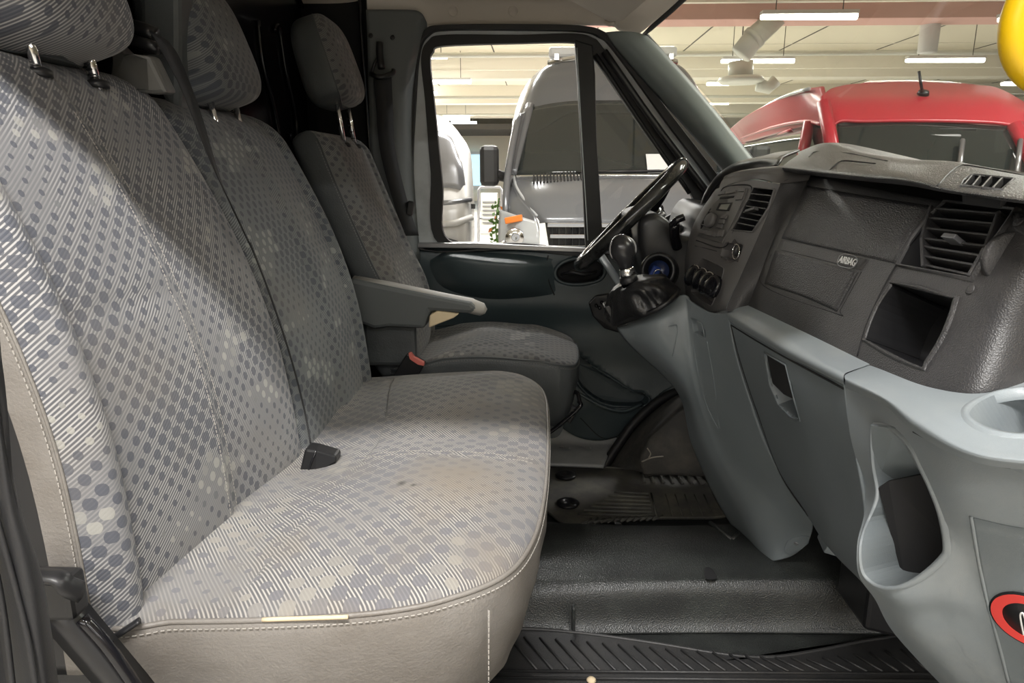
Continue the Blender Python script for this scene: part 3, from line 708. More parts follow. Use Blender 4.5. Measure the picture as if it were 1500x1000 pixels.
def drop(bvh, x, y):
    h = bvh.ray_cast(Vector((x, y, 2)), Vector((0, 0, -1))); return np.array(h[0]) if h[0] else np.array((x, y, .5))
stitches([drop(bv, x, 1.13) + np.array((0, 0, .0004)) for x in np.linspace(-.31, .0, 30)], THREAD, cb, r=.0006)
stitches([drop(bv, x, 1.145) + np.array((0, 0, .0004)) for x in np.linspace(-.31, .0, 30)], THREAD, cb, r=.0006)
tube('cross_seam', [drop(bv, -.325 + .03 * math.cos((y - 1.2) * 6), y) - np.array((0, 0, .0002)) for y in np.linspace(.76, 1.66, 50)], .0009, THREADD, cb, n=5)
# vertical skirt seam near the front corner, and the worn foam lines
tube('skirt_seam', [Q(716, 893, .753), Q(716, 930, .752), Q(714, 1010, .755)], .0016, LEA, skb, n=6)
stitches([Q(716 - .002 * (y - 893), y, .744) for y in range(896, 1040, 4)], THREAD, skb)
tube('worn_edge', [(x, .7085 + .0 * x, zsb(x, .7) + .001) for x in np.linspace(-.315, -.215, 12)], .0026, FOAM, cb, n=6)
# backrest side stitching is on the sheet; strap under the corner
tube('cover_strap', [Q(205, 908, .70), Q(190, 918, .695), Q(172, 930, .69), Q(150, 945, .69)], .006, BLK, bench, n=8, res=12, flat=.5)
# steel frame under the bench, recliner lever
tube('frame_bar', [Q(70, 868, .66), Q(110, 915, .66), Q(190, 1010, .66), Q(260, 1100, .66)], .022, BLK, bench, n=4)
tube('frame_bar', [Q(120, 905, .645), Q(160, 950, .645), Q(215, 1030, .645)], .007, GLOSS, bench, res=10)
tube('recliner_lever', [Q(40, 842, .62), Q(85, 846, .62), Q(98, 858, .62), Q(118, 866, .63)], .012, BLK, bench, n=8, res=14, flat=.5)
box('recliner_housing', Q(70, 868, .655), (.07, .03, .05), BLK, bench, bevel=.006)
prismY('back_shell', [(-.70, 1.08), (-.64, 1.08), (-.57, .80), (-.52, .46), (-.50, .30), (-.62, .28), (-.68, .6)], .70, 1.66, BLK, bench, px=False, bevel=.01)
prismY('under_frame', [(-.46, .32), (-.08, .32), (-.10, -.02), (-.44, -.02)], .78, 1.64, BLKM, bench, px=False, bevel=.01)
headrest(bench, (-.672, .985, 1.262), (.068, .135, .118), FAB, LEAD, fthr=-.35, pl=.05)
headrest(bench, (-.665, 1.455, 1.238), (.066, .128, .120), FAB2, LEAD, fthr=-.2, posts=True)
# belt guide between the two backrests
gd = mk('belt_guide', [Q(182, 62, 1.20), Q(200, 80, 1.19), Q(215, 82, 1.18), Q(236, 84, 1.185), Q(262, 138, 1.20), Q(236, 139, 1.195), Q(200, 133, 1.185), Q(178, 132, 1.20)], [(0, 1, 2, 3, 4, 5, 6, 7)], ALU, bench, smooth=False, solid=.03, bevel=.006)
prismY('belt_tower', [(203, -30), (262, -30), (263, 100), (262, 190), (236, 140), (206, 80)], 1.30, 1.36, ARM, bench, bevel=.01)
tube('guide_roll', [Q(186, 38, 1.22), Q(214, 46, 1.22), Q(228, 52, 1.22)], .013, BLK, bench, n=12)
tube('guide_roll', [Q(190, 58, 1.20), Q(216, 66, 1.20), Q(232, 72, 1.20)], .010, BLK, bench, n=12)
prismY('guide_mouth', [(184, 40), (222, 46), (238, 78), (206, 78), (186, 62)], 1.235, 1.25, BLKM, bench, bevel=.004)
bs = thing('seat_belt', 'black belt running diagonally between the two bench backrests', 'seat belt', tuple(Q(300, 200, 1.15)))
L = [(219, 44, 247, 60), (232, 66, 262, 82), (246, 92, 277, 118), (262, 122, 290, 152), (278, 160, 302, 190), (296, 205, 314, 232), (316, 252, 330, 280), (340, 300, 347, 318), (366, 355, 370, 366)]
n_ = len(L); V = [Q(a, b, 1.175) for i, (a, b, c, d) in enumerate(L)] + [Q(c, d, 1.19) for a, b, c, d in L]
V = list(cr(V[:n_], 30)) + list(cr(V[n_:], 30)); mk('webbing', V, [(i, i + 1, 31 + i, 30 + i) for i in range(29)], WEB, bs, solid=.0015)
tube('gap_webbing', [Q(366, 355, 1.215), Q(395, 430, 1.22), (Q(425, 520, 1.22)), Q(446, 600, 1.22), Q(456, 655, 1.2)], .0018, WEB, bs, res=16)
bk = thing('seat_belt_buckle', 'black belt buckle standing in the crease of the bench seat', 'belt buckle', tuple(Q(465, 680, 1.15)))
V0 = [(450, 658), (492, 668), (494, 678), (452, 700), (436, 702)]
prismY('buckle_body', [(446, 657), (461, 659), (492, 668), (492, 679), (443, 703), (436, 699)], 1.13, 1.165, BLK, bk, bevel=.005)
prismY('release_face', [(463, 661), (491, 669), (491, 676), (460, 695)], 1.128, 1.132, BLKM, bk, bevel=.001)
tube('body_edge', [Q(463, 660, 1.129), Q(455, 680, 1.129), Q(449, 699, 1.129)], .0018, GLOSS, bk)
tube('webbing_stub', [Q(424, 716, 1.14), Q(432, 698, 1.145), Q(446, 692, 1.15)], .013, plastic('light_webbing', (.40, .39, .37), .8), bk, n=8, res=8, flat=.35)
# ------------------------------------------------------------------ driver's seat
TABD = [(1.076, -.535), (.932, -.480), (.773, -.415), (.664, -.366), (.552, -.345), (.46, -.345)]
drv = thing('single_car_seat', "separate driver's seat beside the far door, with armrest", 'seat', (-.15, 2.05, 0))
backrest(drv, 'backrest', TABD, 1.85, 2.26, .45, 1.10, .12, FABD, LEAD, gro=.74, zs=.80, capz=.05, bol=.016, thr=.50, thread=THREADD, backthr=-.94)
def zsd(x, y): return .500 + .012 * math.exp(-((x + .16) / .12) ** 2) - .022 * max(0, (x - .0) / .11) - .02 * max(0, (-.26 - x) / .1)
def fd(x, y): return -.006 * math.exp(-((y - 1.93 - (x + .1) * .2) / .012) ** 2) * (x > -.25) * (x < .02) + .008 * math.exp(-((x - .02) / .06) ** 2) - .010 * math.exp(-((x + .34) / .05) ** 2)
outd = [(-.40, 1.855), (-.30, 1.85), (-.15, 1.85), (0, 1.855), (.07, 1.865), (.10, 1.90), (.113, 2.0), (.115, 2.12), (.10, 2.22), (.05, 2.265), (-.1, 2.275), (-.25, 2.275), (-.40, 2.27), (-.405, 2.06)]
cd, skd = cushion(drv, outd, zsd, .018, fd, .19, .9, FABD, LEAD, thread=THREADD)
headrest(drv, (-.585, 2.055, 1.285), (.062, .128, .118), FABD, LEAD, tilt=.28, fthr=.25, pl=.13)
prismY('seat_base', [(-.34, .34), (.03, .34), (.0, .02), (-.32, .02)], 1.90, 2.22, BLKM, drv, px=False, bevel=.01)
box('recliner_cover', Q(572, 500, 1.82), (.14, .03, .13), LEAD, drv, bevel=.012)
tube('slide_bar', [Q(798, 637, 1.86), Q(815, 626, 1.86), Q(848, 597, 1.86), Q(849, 588, 1.87), Q(843, 574, 1.9), Q(820, 590, 1.95)], .006, GLOSS, drv, res=30)
box('bar_guard', Q(826, 600, 1.96), (.07, .03, .05), BLK, drv, rot=euler(0, .5, 0))
lathe('base_roller', [(.001, 0), (.03, 0), (.034, .01), (.03, .03), (.001, .03)], Q(808, 622, 1.95), (0, -1, 0), TRIM, drv, 20)
# armrest on the inboard side
prismY('armrest_body', [(512, 408), (560, 418), (640, 434), (690, 443), (700, 452), (690, 460), (630, 456), (622, 482), (570, 479), (548, 482), (516, 470), (500, 440)], 1.755, 1.83, ARM, drv, bevel=.010)
tube('armrest_pad', [Q(518, 411, 1.79), Q(570, 421, 1.79), Q(640, 437, 1.79), Q(690, 448, 1.79), Q(706, 453, 1.79), Q(712, 456, 1.79)], [.024, .028, .032, .034, .030, .012], WORN, drv, n=16, flat=.55)
prismY('exposed_foam', [(629, 462), (640, 456), (672, 460), (664, 466), (628, 480)], 1.750, 1.82, FOAM, drv, bevel=.003)
dbk = thing('seat_belt_buckle', 'dark buckle with red release button beside the driver seat cushion', 'belt buckle', tuple(Q(602, 530, 1.80)))
prismY('buckle_body', [(596, 518), (622, 534), (612, 552), (574, 552)], 1.79, 1.825, BLK, dbk, bevel=.003)
prismY('red_release', [(598, 517), (602, 517), (606, 523), (617, 529), (621, 531), (621, 536), (612, 534), (600, 526)], 1.785, 1.80, BUCK, dbk, bevel=.001)
# ================================================================== DASHBOARD
dash = thing('dashboard', 'charcoal and grey moulded dashboard running across the whole cab under the windscreen', 'dashboard', (.6, 1.5, .5))
def A(px, py, X): return at(px, py, X=X)
struct(prismY('wall_front', [(1.0, -.05), (.95, .30), (.72, .55), (.62, .80), (.62, .955), (.96, .965), (1.25, .80), (1.25, -.05)], .98, 2.33, BLKM, None, px=False))
# passenger panel
pan = Patch([[(.60, 1.40, 1.02), (.60, 1.1, 1.01), (.60, .95, 1.0), (.60, .86, .99), (.60, .74, .98), (.64, .66, .96)],
             [A(1172, 250, .53), A(1270, 268, .53), A(1370, 286, .53), A(1440, 296, .53), A(1520, 306, .53), A(1600, 300, .60)],
             [A(1172, 262, .508), A(1270, 282, .508), A(1370, 300, .508), A(1440, 310, .508), A(1520, 322, .508), A(1600, 315, .57)],
             [A(1145, 320, .468), A(1240, 345, .470), A(1340, 365, .476), A(1430, 383, .478), A(1510, 392, .49), A(1590, 380, .56)],
             [A(1117, 390, .437), A(1210, 425, .440), A(1300, 455, .446), A(1395, 480, .450), A(1480, 478, .475), A(1575, 450, .56)],
             [A(1096, 443, .422), A(1185, 486, .422), A(1274, 530, .422), A(1365, 562, .425), A(1455, 563, .455), A(1560, 520, .56)],
             [A(1094, 452, .423), A(1185, 495, .423), A(1274, 540, .423), A(1364, 574, .427), A(1457, 576, .458), A(1565, 530, .565)]], 110, 130)
vent_poly = [(1386, 296), (1488, 308), (1474, 330), (1458, 352), (1440, 380), (1424, 408), (1318, 388), (1338, 350), (1362, 318)]
_, va, vn = recess('vent_cavity', pan, vent_poly, .05, BLKM, dash, lip=.006, lipmat=DASH, lipname='vent_bezel', liph=.004)
cub = [(1306, 420), (1312, 416), (1390, 436), (1397, 442), (1380, 490), (1356, 530), (1346, 536), (1276, 501), (1270, 492), (1286, 450)]
recess('cubby_cavity', pan, cub, .075, BLK, dash, lip=.008, lipmat=DASH, lipname='cubby_rim', liph=.002, smoothpoly=40)
pan.build('passenger_panel', DASH, dash, solid=0)
skin('airbag_cover', pan, [[(1183, 272), (1270, 287), (1366, 302)], [(1163, 310), (1255, 330), (1334, 342)], [(1145, 349), (1210, 364), (1275, 378), (1312, 386)]], .0008, DASHG, dash, solid=.001)
skin('airbag_cover', pan, [[(1137, 367), (1195, 382), (1256, 399)], [(1128, 391), (1188, 407), (1243, 424)], [(1120, 416), (1175, 434), (1226, 456)]], .0010, DASHG, dash, solid=.001)
skin('airbag_strip', pan, [[(1144, 351), (1210, 366), (1274, 380)], [(1138, 365), (1200, 380), (1262, 396)]], .0004, DASH, dash, solid=.001)
strip('panel_seam', pan, [(1376, 300), (1350, 335), (1318, 380), (1290, 430), (1268, 480), (1256, 522)], .0014, BLKM, dash)
strip('panel_seam', pan, [(1130, 372), (1116, 416), (1222, 458), (1232, 452), (1262, 398)], .0007, BLKM, dash, res=40)
# AIRBAG badge
a0, n0 = pan.hit(1229, 380); a1, _ = pan.hit(1259, 387); am_, _ = pan.hit(1244, 383.5); up0, _ = pan.hit(1247, 376)
ex = a1 - a0; ex /= np.linalg.norm(ex); ey = np.cross(n0, ex); ey /= np.linalg.norm(ey)
if ey[2] < 0: ey = -ey
w_, h_ = .029, .0098
pts = [am_ + n0 * .0035 + ex * (w_ * sgnp(math.cos(t), .55)) + ey * (h_ * sgnp(math.sin(t), .8)) for t in np.linspace(0, 2 * PI, 33)[:-1]]
tube('badge_ring', pts, .0008, SILV, dash, n=6, closed=True)
def text(name, s, size, pos, ex, ey, mat, parent, ext=.0004):
    cu = bpy.data.curves.new(name, 'FONT'); cu.body = s; cu.size = size; cu.extrude = ext; cu.align_x = 'CENTER'; cu.align_y = 'CENTER'; cu.materials.append(mat)
    o = bpy.data.objects.new(name, cu); C.objects.link(o); n = np.cross(ex, ey); p = np.array(pos) - wl(parent)
    o.matrix_world = Matrix(((ex[0], ey[0], n[0], p[0]), (ex[1], ey[1], n[1], p[1]), (ex[2], ey[2], n[2], p[2]), (0, 0, 0, 1))); o.parent = parent
    me = bpy.data.meshes.new_from_object(o); q = bpy.data.objects.new('badge_text', me); C.objects.link(q); q.parent = parent; q.matrix_local = o.matrix_basis.copy(); bpy.data.objects.remove(o); return q
text('lettering', 'AIRBAG', .0152, am_ + n0 * .003, ex, ey, WHT, dash)
# near vent: barrel with slats, tab and thumb wheel
slats = [((1368, 306), (1466, 314)), ((1362, 320), (1460, 329)), ((1357, 335), (1453, 346)), ((1352, 350), (1448, 362)), ((1353, 362), (1440, 376)), ((1354, 376), (1432, 390)), ((1355, 389), (1424, 404))]
def bar(name, p, q, h, d, mat, parent, n):
    p, q = np.array(p), np.array(q); e = q - p; L = np.linalg.norm(e); e /= L; u = np.cross(n, e); u /= np.linalg.norm(u); m = np.cross(e, u)
    R = np.stack([e, u, m], 1); return box(name, (p + q) / 2 - np.array(n) * 0, (L, h, d), mat, parent, rot=R, bevel=.0008)
for s in slats:
    p = pan.hit(*s[0])[0] - vn * .006; q = pan.hit(*s[1])[0] - vn * .006; bar('slat', p, q, .0028, .018, DASH, dash, vn)
for s in (((1368, 304), (1354, 350)), ((1354, 350), (1356, 392)), ((1468, 312), (1448, 364)), ((1448, 364), (1424, 406))):
    p = pan.hit(*s[0])[0] - vn * .005; q = pan.hit(*s[1])[0] - vn * .005; bar('barrel_side', p, q, .004, .022, DASH, dash, vn)
p = pan.hit(1402, 355)[0] + vn * .006; bar('vent_tab', p - ex * .012, p + ex * .012, .006, .016, SILV, dash, vn)
def disc_at(name, p, ax, r, h, mat, parent, n=24): return lathe(name, [(r * .2, 0), (r * .9, 0), (r, h * .15), (r, h * .85), (r * .9, h), (r * .2, h)], p, ax, mat, parent, n)
tw = disc_at('thumb_wheel', pan.hit(1462, 368)[0] - vn * .012, ex, .028, .009, DASH, dash, 36)
# rocker-like screw cover below the vent
p, n = pan.hit(1422, 424); lathe('screw_cover', [(.006, 0), (.006, .001), (.004, .0015), (.0005, .0015)], p, n, DASH, dash, 16)
p, n = pan.hit(1492, 325); lathe('screw_cover', [(.006, 0), (.006, .001), (.004, .0015), (.0005, .0015)], p, n, DASH, dash, 16)
# upper pad
pad = Patch([[A(1150, 252, .49), A(1200, 258, .49), A(1261, 265, .49), A(1330, 272, .49), A(1385, 282, .49), A(1440, 290, .49), A(1520, 300, .49), A(1620, 300, .52)],
             [A(1146, 247, .462), A(1200, 254, .460), A(1261, 261, .458), A(1330, 267, .456), A(1384, 280, .452), A(1440, 288, .45), A(1520, 298, .452), A(1620, 300, .50)],
             [A(1150, 240, .470), A(1200, 243, .470), A(1263, 249, .468), A(1330, 256, .466), A(1390, 268, .462), A(1440, 276, .46), A(1520, 287, .462), A(1620, 290, .51)],
             [A(1168, 227, .52), A(1208, 216, .53), A(1262, 230, .52), A(1330, 240, .52), A(1395, 243, .52), A(1440, 249, .52), A(1520, 264, .52), A(1620, 270, .55)],
             [A(1172, 222, .55), A(1214, 209, .56), A(1264, 222, .555), A(1330, 233, .56), A(1395, 237, .56), A(1440, 244, .56), A(1520, 259, .56), A(1620, 266, .58)],
             [(.60, 1.56, 1.035), (.62, 1.42, 1.042), (.62, 1.25, 1.012), (.62, 1.1, .995), (.62, .95, .985), (.62, .85, .975), (.62, .75, .97), (.64, .62, .96)],
             [(.88, 1.56, .98), (.88, 1.42, .98), (.88, 1.25, .98), (.87, 1.1, .975), (.84, .95, .97), (.80, .85, .965), (.74, .75, .96), (.68, .62, .95)]], 70, 130)
dv = [(1408, 272), (1412, 264), (1421, 257), (1428, 256), (1484, 262), (1467, 278)]
_, dva, dvn = recess('vent_cavity', pad, dv, .02, BLKM, dash, lip=.003, lipmat=DASH, lipname='vent_bezel', liph=.0015)
pad.build('upper_pad', DASHG, dash, solid=0)
for (a, b) in (((1424, 258), (1412, 272)), ((1436, 259), (1424, 274)), ((1452, 260), (1438, 276)), ((1468, 262), (1454, 277))):
    bar('fin', pad.hit(*a)[0] - dvn * .002, pad.hit(*b)[0] - dvn * .002, .0022, .008, DASH, dash, dvn)
strip('pad_seam', pad, [(1374, 272), (1386, 258), (1400, 246), (1412, 242), (1440, 246), (1500, 257)], .0016, DASH, dash)
plate('blank_cover', pad, [(1216, 254), (1234, 238), (1279, 242), (1262, 259)], .0012, STACK, dash, bevel=.0008)
strip('cover_seam', pad, [(1212, 255), (1219, 246), (1233, 236), (1256, 237), (1282, 240)], .0014, BLKM, dash, res=30)
strip('pad_crease', pad, [(1185, 230), (1196, 222), (1240, 224), (1262, 228), (1300, 236)], .0012, DASHG, dash, res=30)
# dash top between the pad and the far pillar
top = Patch([[Q(1053, 276, 1.72), Q(1075, 268, 1.64), Q(1110, 262, 1.55), Q(1143, 268, 1.43), Q(1184, 264, 1.385)],
             [Q(1058, 264, 1.74), Q(1078, 257, 1.66), Q(1112, 253, 1.56), Q(1150, 252, 1.45), Q(1190, 252, 1.39)],
             [Q(1072, 256, 1.78), Q(1088, 250, 1.70), Q(1118, 245, 1.60), Q(1160, 242, 1.48), Q(1200, 246, 1.42)],
             [(.62, 1.95, .97), (.62, 1.85, .985), (.62, 1.70, 1.0), (.62, 1.55, 1.01), (.62, 1.42, 1.01)]], 24, 40)
top.build('stack_cap', STACK, dash, solid=0)
hood = Patch([[Q(1028, 320, 1.98), Q(1036, 296, 1.96), Q(1052, 272, 1.94), Q(1076, 255, 1.90), Q(1108, 250, 1.84), Q(1140, 244, 1.72)],
              [Q(1026, 312, 2.0), Q(1034, 286, 1.98), Q(1052, 260, 1.96), Q(1078, 243, 1.92), Q(1110, 237, 1.86), Q(1145, 237, 1.74)],
              [Q(1034, 305, 2.1), Q(1042, 280, 2.1), Q(1060, 256, 2.06), Q(1086, 239, 2.02), Q(1115, 233, 1.94), Q(1150, 231, 1.8)],
              [Q(1060, 300, 2.28), Q(1066, 285, 2.28), Q(1080, 262, 2.28), Q(1104, 240, 2.26), Q(1130, 228, 2.1), Q(1172, 222, 1.9)]], 24, 40)
hood.build('instrument_hood', GLOSS if False else BLK, dash, solid=.006)
# centre stack
stk = Patch([[Q(1046, 280, 1.80), Q(1054, 275, 1.70), Q(1098, 264, 1.57), Q(1143, 270, 1.43)],
             [Q(1021, 318, 1.80), Q(1030, 313, 1.70), Q(1078, 308, 1.57), Q(1128, 306, 1.43)],
             [Q(1009, 350, 1.80), Q(1016, 349, 1.70), Q(1058, 352, 1.57), Q(1113, 341, 1.43)],
             [Q(1003, 392, 1.79), Q(1010, 395, 1.70), Q(1048, 402, 1.57), Q(1090, 393, 1.43)],
             [Q(1004, 428, 1.78), Q(1010, 436, 1.70), Q(1036, 450, 1.57), Q(1066, 444, 1.43)],
             [Q(1006, 438, 1.78), Q(1012, 444, 1.70), Q(1040, 458, 1.57), Q(1064, 454, 1.43)]], 110, 90)
sv = [(1104, 275), (1134, 278), (1126, 303), (1114, 322), (1103, 339), (1073, 336), (1086, 312), (1096, 292)]
_, sva, svn = recess('vent_cavity', stk, sv, .04, BLKM, dash, lip=.004, lipmat=STACK, lipname='vent_bezel', liph=.002)
lv_ = [(1041, 306), (1046, 304), (1040, 320), (1033, 334), (1026, 336), (1027, 328)]
recess('vent_cavity', stk, lv_, .03, BLKM, dash, lip=.003, lipmat=STACK, lipname='vent_bezel', liph=.002)
sk_ = [(1064, 355), (1072, 356), (1076, 350), (1081, 356), (1089, 359), (1086, 370), (1081, 382), (1073, 382), (1068, 383), (1064, 379), (1055, 375), (1058, 365)]
_, ska, skn = recess('socket_recess', stk, sk_, .016, STACK, dash, lip=.0025, lipmat=STACK, lipname='socket_rim', liph=.001)
sw_ = [(1027, 381), (1034, 380), (1057, 391), (1060, 396), (1056, 412), (1044, 444), (1038, 446), (1018, 432), (1013, 424), (1018, 400)]
_, swa, swn = recess('switch_recess', stk, sw_, .016, STACK, dash, lip=.0025, lipmat=STACK, lipname='switch_rim', liph=.0015, smoothpoly=40)
stk.build('centre_stack', STACK, dash, solid=0)
ss = [((1101, 284), (1131, 287)), ((1098, 293), (1127, 297)), ((1094, 302), (1122, 306)), ((1090, 311), (1117, 316)), ((1086, 319), (1112, 324)), ((1082, 327), (1107, 332))]
for a, b in ss: bar('slat', stk.hit(*a)[0] - svn * .004, stk.hit(*b)[0] - svn * .004, .0026, .014, DASH, dash, svn)
bar('vent_tab', stk.hit(1096, 311)[0] + svn * .004, stk.hit(1112, 307)[0] + svn * .006, .006, .010, DASH, dash, svn)
for k in range(4): bar('slat', stk.hit(1029 + 3.2 * (3 - k), 329 - 6.5 * (3 - k))[0], stk.hit(1034 + 2.9 * (3 - k), 330 - 6.5 * (3 - k))[0], .002, .008, STACK, dash, svn)
rad = thing('radio', None, None); rad.parent = dash; rad.location = (0, 0, 0); ROOT[rad.name] = wl(dash).copy()
plate('faceplate', stk, [(1057, 280), (1070, 276), (1096, 275), (1089, 294), (1074, 326), (1059, 357), (1022, 346), (1032, 330), (1045, 300)], .0022, plastic('radio_face', (.062, .06, .058), .4), rad, bevel=.001)
def btn(name, poly, h, mat, sink=0): return plate(name, stk, poly, h, mat, rad, sink=sink, bevel=.0006)
btn('cassette_slot', [(1056, 289), (1077, 287), (1076, 290), (1055, 292)], .0028, BLKM)
btn('display', [(1055, 298), (1074, 297), (1068, 309), (1050, 308)], .0028, BLKM)
btn('display_lens', [(1058, 300), (1071, 299), (1066, 308), (1054, 307)], .0034, plastic('lcd', (.16, .165, .15), .2))
for q in ([(1083, 283), (1092, 282), (1088, 293), (1079, 294)], [(1085, 275.5), (1094, 275), (1092, 281), (1084, 281.5)], [(1055, 283), (1064, 281), (1062, 285), (1053, 287)], [(1065, 281), (1080, 279), (1079, 283), (1064, 285)],
          [(1060, 316), (1067, 315), (1064, 321), (1057, 321)], [(1056, 322), (1063, 322), (1061, 328), (1054, 328)], [(1053, 329), (1060, 329), (1058, 335), (1051, 334)],
          [(1028, 336), (1036, 338), (1034, 343), (1026, 341)], [(1037, 338), (1045, 340), (1043, 346), (1035, 344)], [(1046, 340), (1053, 342), (1050, 348), (1044, 346)], [(1055, 338), (1062, 337), (1059, 347), (1051, 347)]):
    btn('button', q, .0045, STACK)
p, n = stk.hit(1044, 324); lathe('volume_knob', [(.017, .002), (.0165, .012), (.014, .014), (.001, .014)], p, n, STACK, rad, 28)
strip('stack_seam', stk, [(1053, 290), (1062, 274), (1099, 272), (1094, 295), (1078, 330), (1060, 362), (1020, 352)], .0014, BLKM, dash, res=60)
strip('stack_seam', stk, [(1018, 360), (1036, 364), (1050, 368)], .0008, BLKM, dash)
c_, n_s = stk.hit(1080, 369); e1 = stk.hit(1081, 358)[0] - c_; e2 = stk.hit(1085, 369)[0] - c_
tube('socket_ring', [c_ + n_s * .003 + e1 * math.cos(t) + e2 * math.sin(t) for t in np.linspace(0, 2 * PI, 25)[:-1]], .0013, CHROME, dash, n=6, closed=True)
disc_at('socket_plug', c_ - n_s * .006, n_s, .010, .008, BLK, dash)
for q in ((1021, 406), (1032, 411), (1042, 417), (1050, 421)):
    p, n = stk.hit(*q); ax = np.array((-.86, -.36, .36))
    k = lathe('rotary_knob', [(.022, -.004), (.0245, .002), (.025, .012), (.024, .017), (.018, .019), (.001, .019)], p, ax, GLOSS, dash, 28)
    if q[0] != 1050: lathe('chrome_ring', [(.0246, .0142), (.0262, .0146), (.0262, .0158), (.024, .0165)], p, ax, CHROME, k, 28)
sidep = Patch([[Q(1143, 268, 1.432), Q(1156, 262, 1.418), A(1186, 258, .512)], [Q(1128, 306, 1.432), Q(1143, 308, 1.415), A(1163, 306, .478)], [Q(1113, 341, 1.432), Q(1126, 350, 1.412), A(1142, 348, .462)],
               [Q(1090, 393, 1.432), Q(1104, 398, 1.412), A(1120, 400, .440)], [Q(1067, 444, 1.432), Q(1083, 446, 1.418), A(1098, 446, .424)], [Q(1064, 456, 1.432), Q(1080, 456, 1.418), A(1094, 456, .424)]], 40, 12)
sidep.build('stack_side', DASH, dash, solid=0)
# driver's side: instrument binnacle and lower black panel
prismY('binnacle', [(938, 322), (962, 312), (984, 326), (1000, 346), (1020, 344), (1030, 318), (1050, 300), (1080, 320), (1060, 440), (1010, 470), (985, 440), (958, 425), (944, 395), (935, 350)], 1.84, 2.28, BLK, dash, bevel=.02, res=50, smooth=True)
tube('side_trim', [Q(880, 374, 2.12), Q(895, 396, 2.06), Q(922, 436, 1.98)], .013, LOWL, dash, n=10, flat=.6)
# grey ledge over the glovebox
led = Patch([[A(1090, 440, .435), A(1185, 482, .435), A(1281, 527, .435)], [A(1094, 446, .422), A(1185, 489, .422), A(1275, 533, .422)], [A(1074, 448, .398), A(1160, 494, .398), A(1247, 543, .396)],
             [A(1066, 455, .388), A(1150, 503, .386), A(1237, 548, .383)], [A(1066, 464, .384), A(1150, 513, .382), A(1236, 558, .380)], [A(1069, 472, .390), A(1150, 519, .388), A(1237, 564, .386)]], 30, 40)
led.build('ledge', LOWL, dash, solid=0)
glv = Patch([[Q(1069, 470, 1.425), Q(1110, 494, 1.26), Q(1150, 517, 1.10), Q(1195, 542, .98), Q(1237, 563, .875)],
             [Q(1082, 530, 1.42), Q(1120, 550, 1.26), Q(1160, 572, 1.10), Q(1204, 592, .98), Q(1243, 612, .875)],
             [Q(1108, 608, 1.42), Q(1145, 622, 1.26), Q(1180, 640, 1.11), Q(1220, 655, .98), Q(1254, 668, .87)],
             [Q(1144, 698, 1.41), Q(1170, 705, 1.26), Q(1200, 720, 1.12), Q(1235, 735, .99), Q(1266, 742, .86)],
             [Q(1186, 760, 1.40), Q(1200, 782, 1.26), Q(1222, 806, 1.12), Q(1245, 828, 1.0), Q(1268, 850, .88)],
             [Q(1196, 772, 1.45), Q(1210, 794, 1.32), Q(1230, 818, 1.2), Q(1252, 838, 1.1), Q(1275, 860, 1.0)]], 80, 80)
hp = [(1120, 517), (1151, 535), (1157, 560), (1164, 588), (1172, 615), (1158, 610), (1140, 592), (1128, 565)]
recess('handle_recess', glv, hp, .03, LOW, dash, lip=.0035, lipmat=LOW, lipname='handle_rim', liph=.0015)
glv.build('glovebox_lid', LOW, dash, solid=.004)
glv2 = glv.hit(1140, 550); plate('handle_flap', glv, [(1121, 518), (1150, 535), (1164, 587), (1146, 578), (1130, 562)], -.002, BLKM, dash, sink=.012, bevel=.001)
for pts in ([(1071, 476), (1110, 500), (1150, 523), (1236, 569)], [(1071, 476), (1085, 530), (1110, 605), (1145, 697), (1184, 756)], [(1238, 566), (1245, 615), (1256, 668), (1267, 738)]):
    strip('lid_seam', glv, pts, .0016, BLKM, dash, res=40)
# lower centre console with gear housing
con = Patch([[Q(903, 477, 1.70), Q(950, 458, 1.63), Q(998, 432, 1.61), Q(1010, 441, 1.585), Q(1037, 457, 1.52), Q(1068, 460, 1.43)],
             [Q(908, 488, 1.69), Q(955, 475, 1.60), Q(999, 460, 1.59), Q(1013, 468, 1.575), Q(1041, 478, 1.51), Q(1070, 478, 1.428)],
             [Q(925, 508, 1.69), Q(962, 508, 1.60), Q(1001, 503, 1.58), Q(1017, 508, 1.57), Q(1048, 515, 1.50), Q(1077, 514, 1.426)],
             [Q(992, 574, 1.71), Q(1003, 574, 1.62), Q(1016, 572, 1.585), Q(1031, 572, 1.56), Q(1065, 578, 1.49), Q(1096, 578, 1.42)],
             [Q(1013, 650, 1.71), Q(1028, 650, 1.62), Q(1043, 650, 1.58), Q(1060, 655, 1.55), Q(1092, 660, 1.48), Q(1127, 662, 1.415)],
             [Q(1048, 730, 1.70), Q(1063, 730, 1.62), Q(1080, 735, 1.56), Q(1100, 740, 1.52), Q(1140, 745, 1.47), Q(1176, 742, 1.41)],
             [Q(1085, 790, 1.70), Q(1097, 792, 1.62), Q(1110, 797, 1.56), Q(1130, 798, 1.52), Q(1162, 790, 1.48), Q(1190, 768, 1.43)],
             [Q(1098, 810, 1.68), Q(1108, 816, 1.62), Q(1120, 820, 1.56), Q(1136, 821, 1.52), Q(1160, 814, 1.50), Q(1184, 796, 1.46)]], 90, 60)
recess('slot_recess', con, [(1012, 466), (1028, 474), (1032, 494), (1017, 486)], .012, LOW, dash, lip=.002, lipmat=LOW, lipname='slot_rim', liph=.001)
con.build('centre_console', LOW, dash, solid=.006)
for pts in ([(1011, 448), (1018, 520), (1034, 590), (1052, 628)], [(1036, 500), (1046, 560), (1054, 628)], [(930, 492), (980, 478), (992, 480), (985, 520), (975, 545)]):
    strip('console_crease', con, pts, .0012, LOW, dash, res=30)
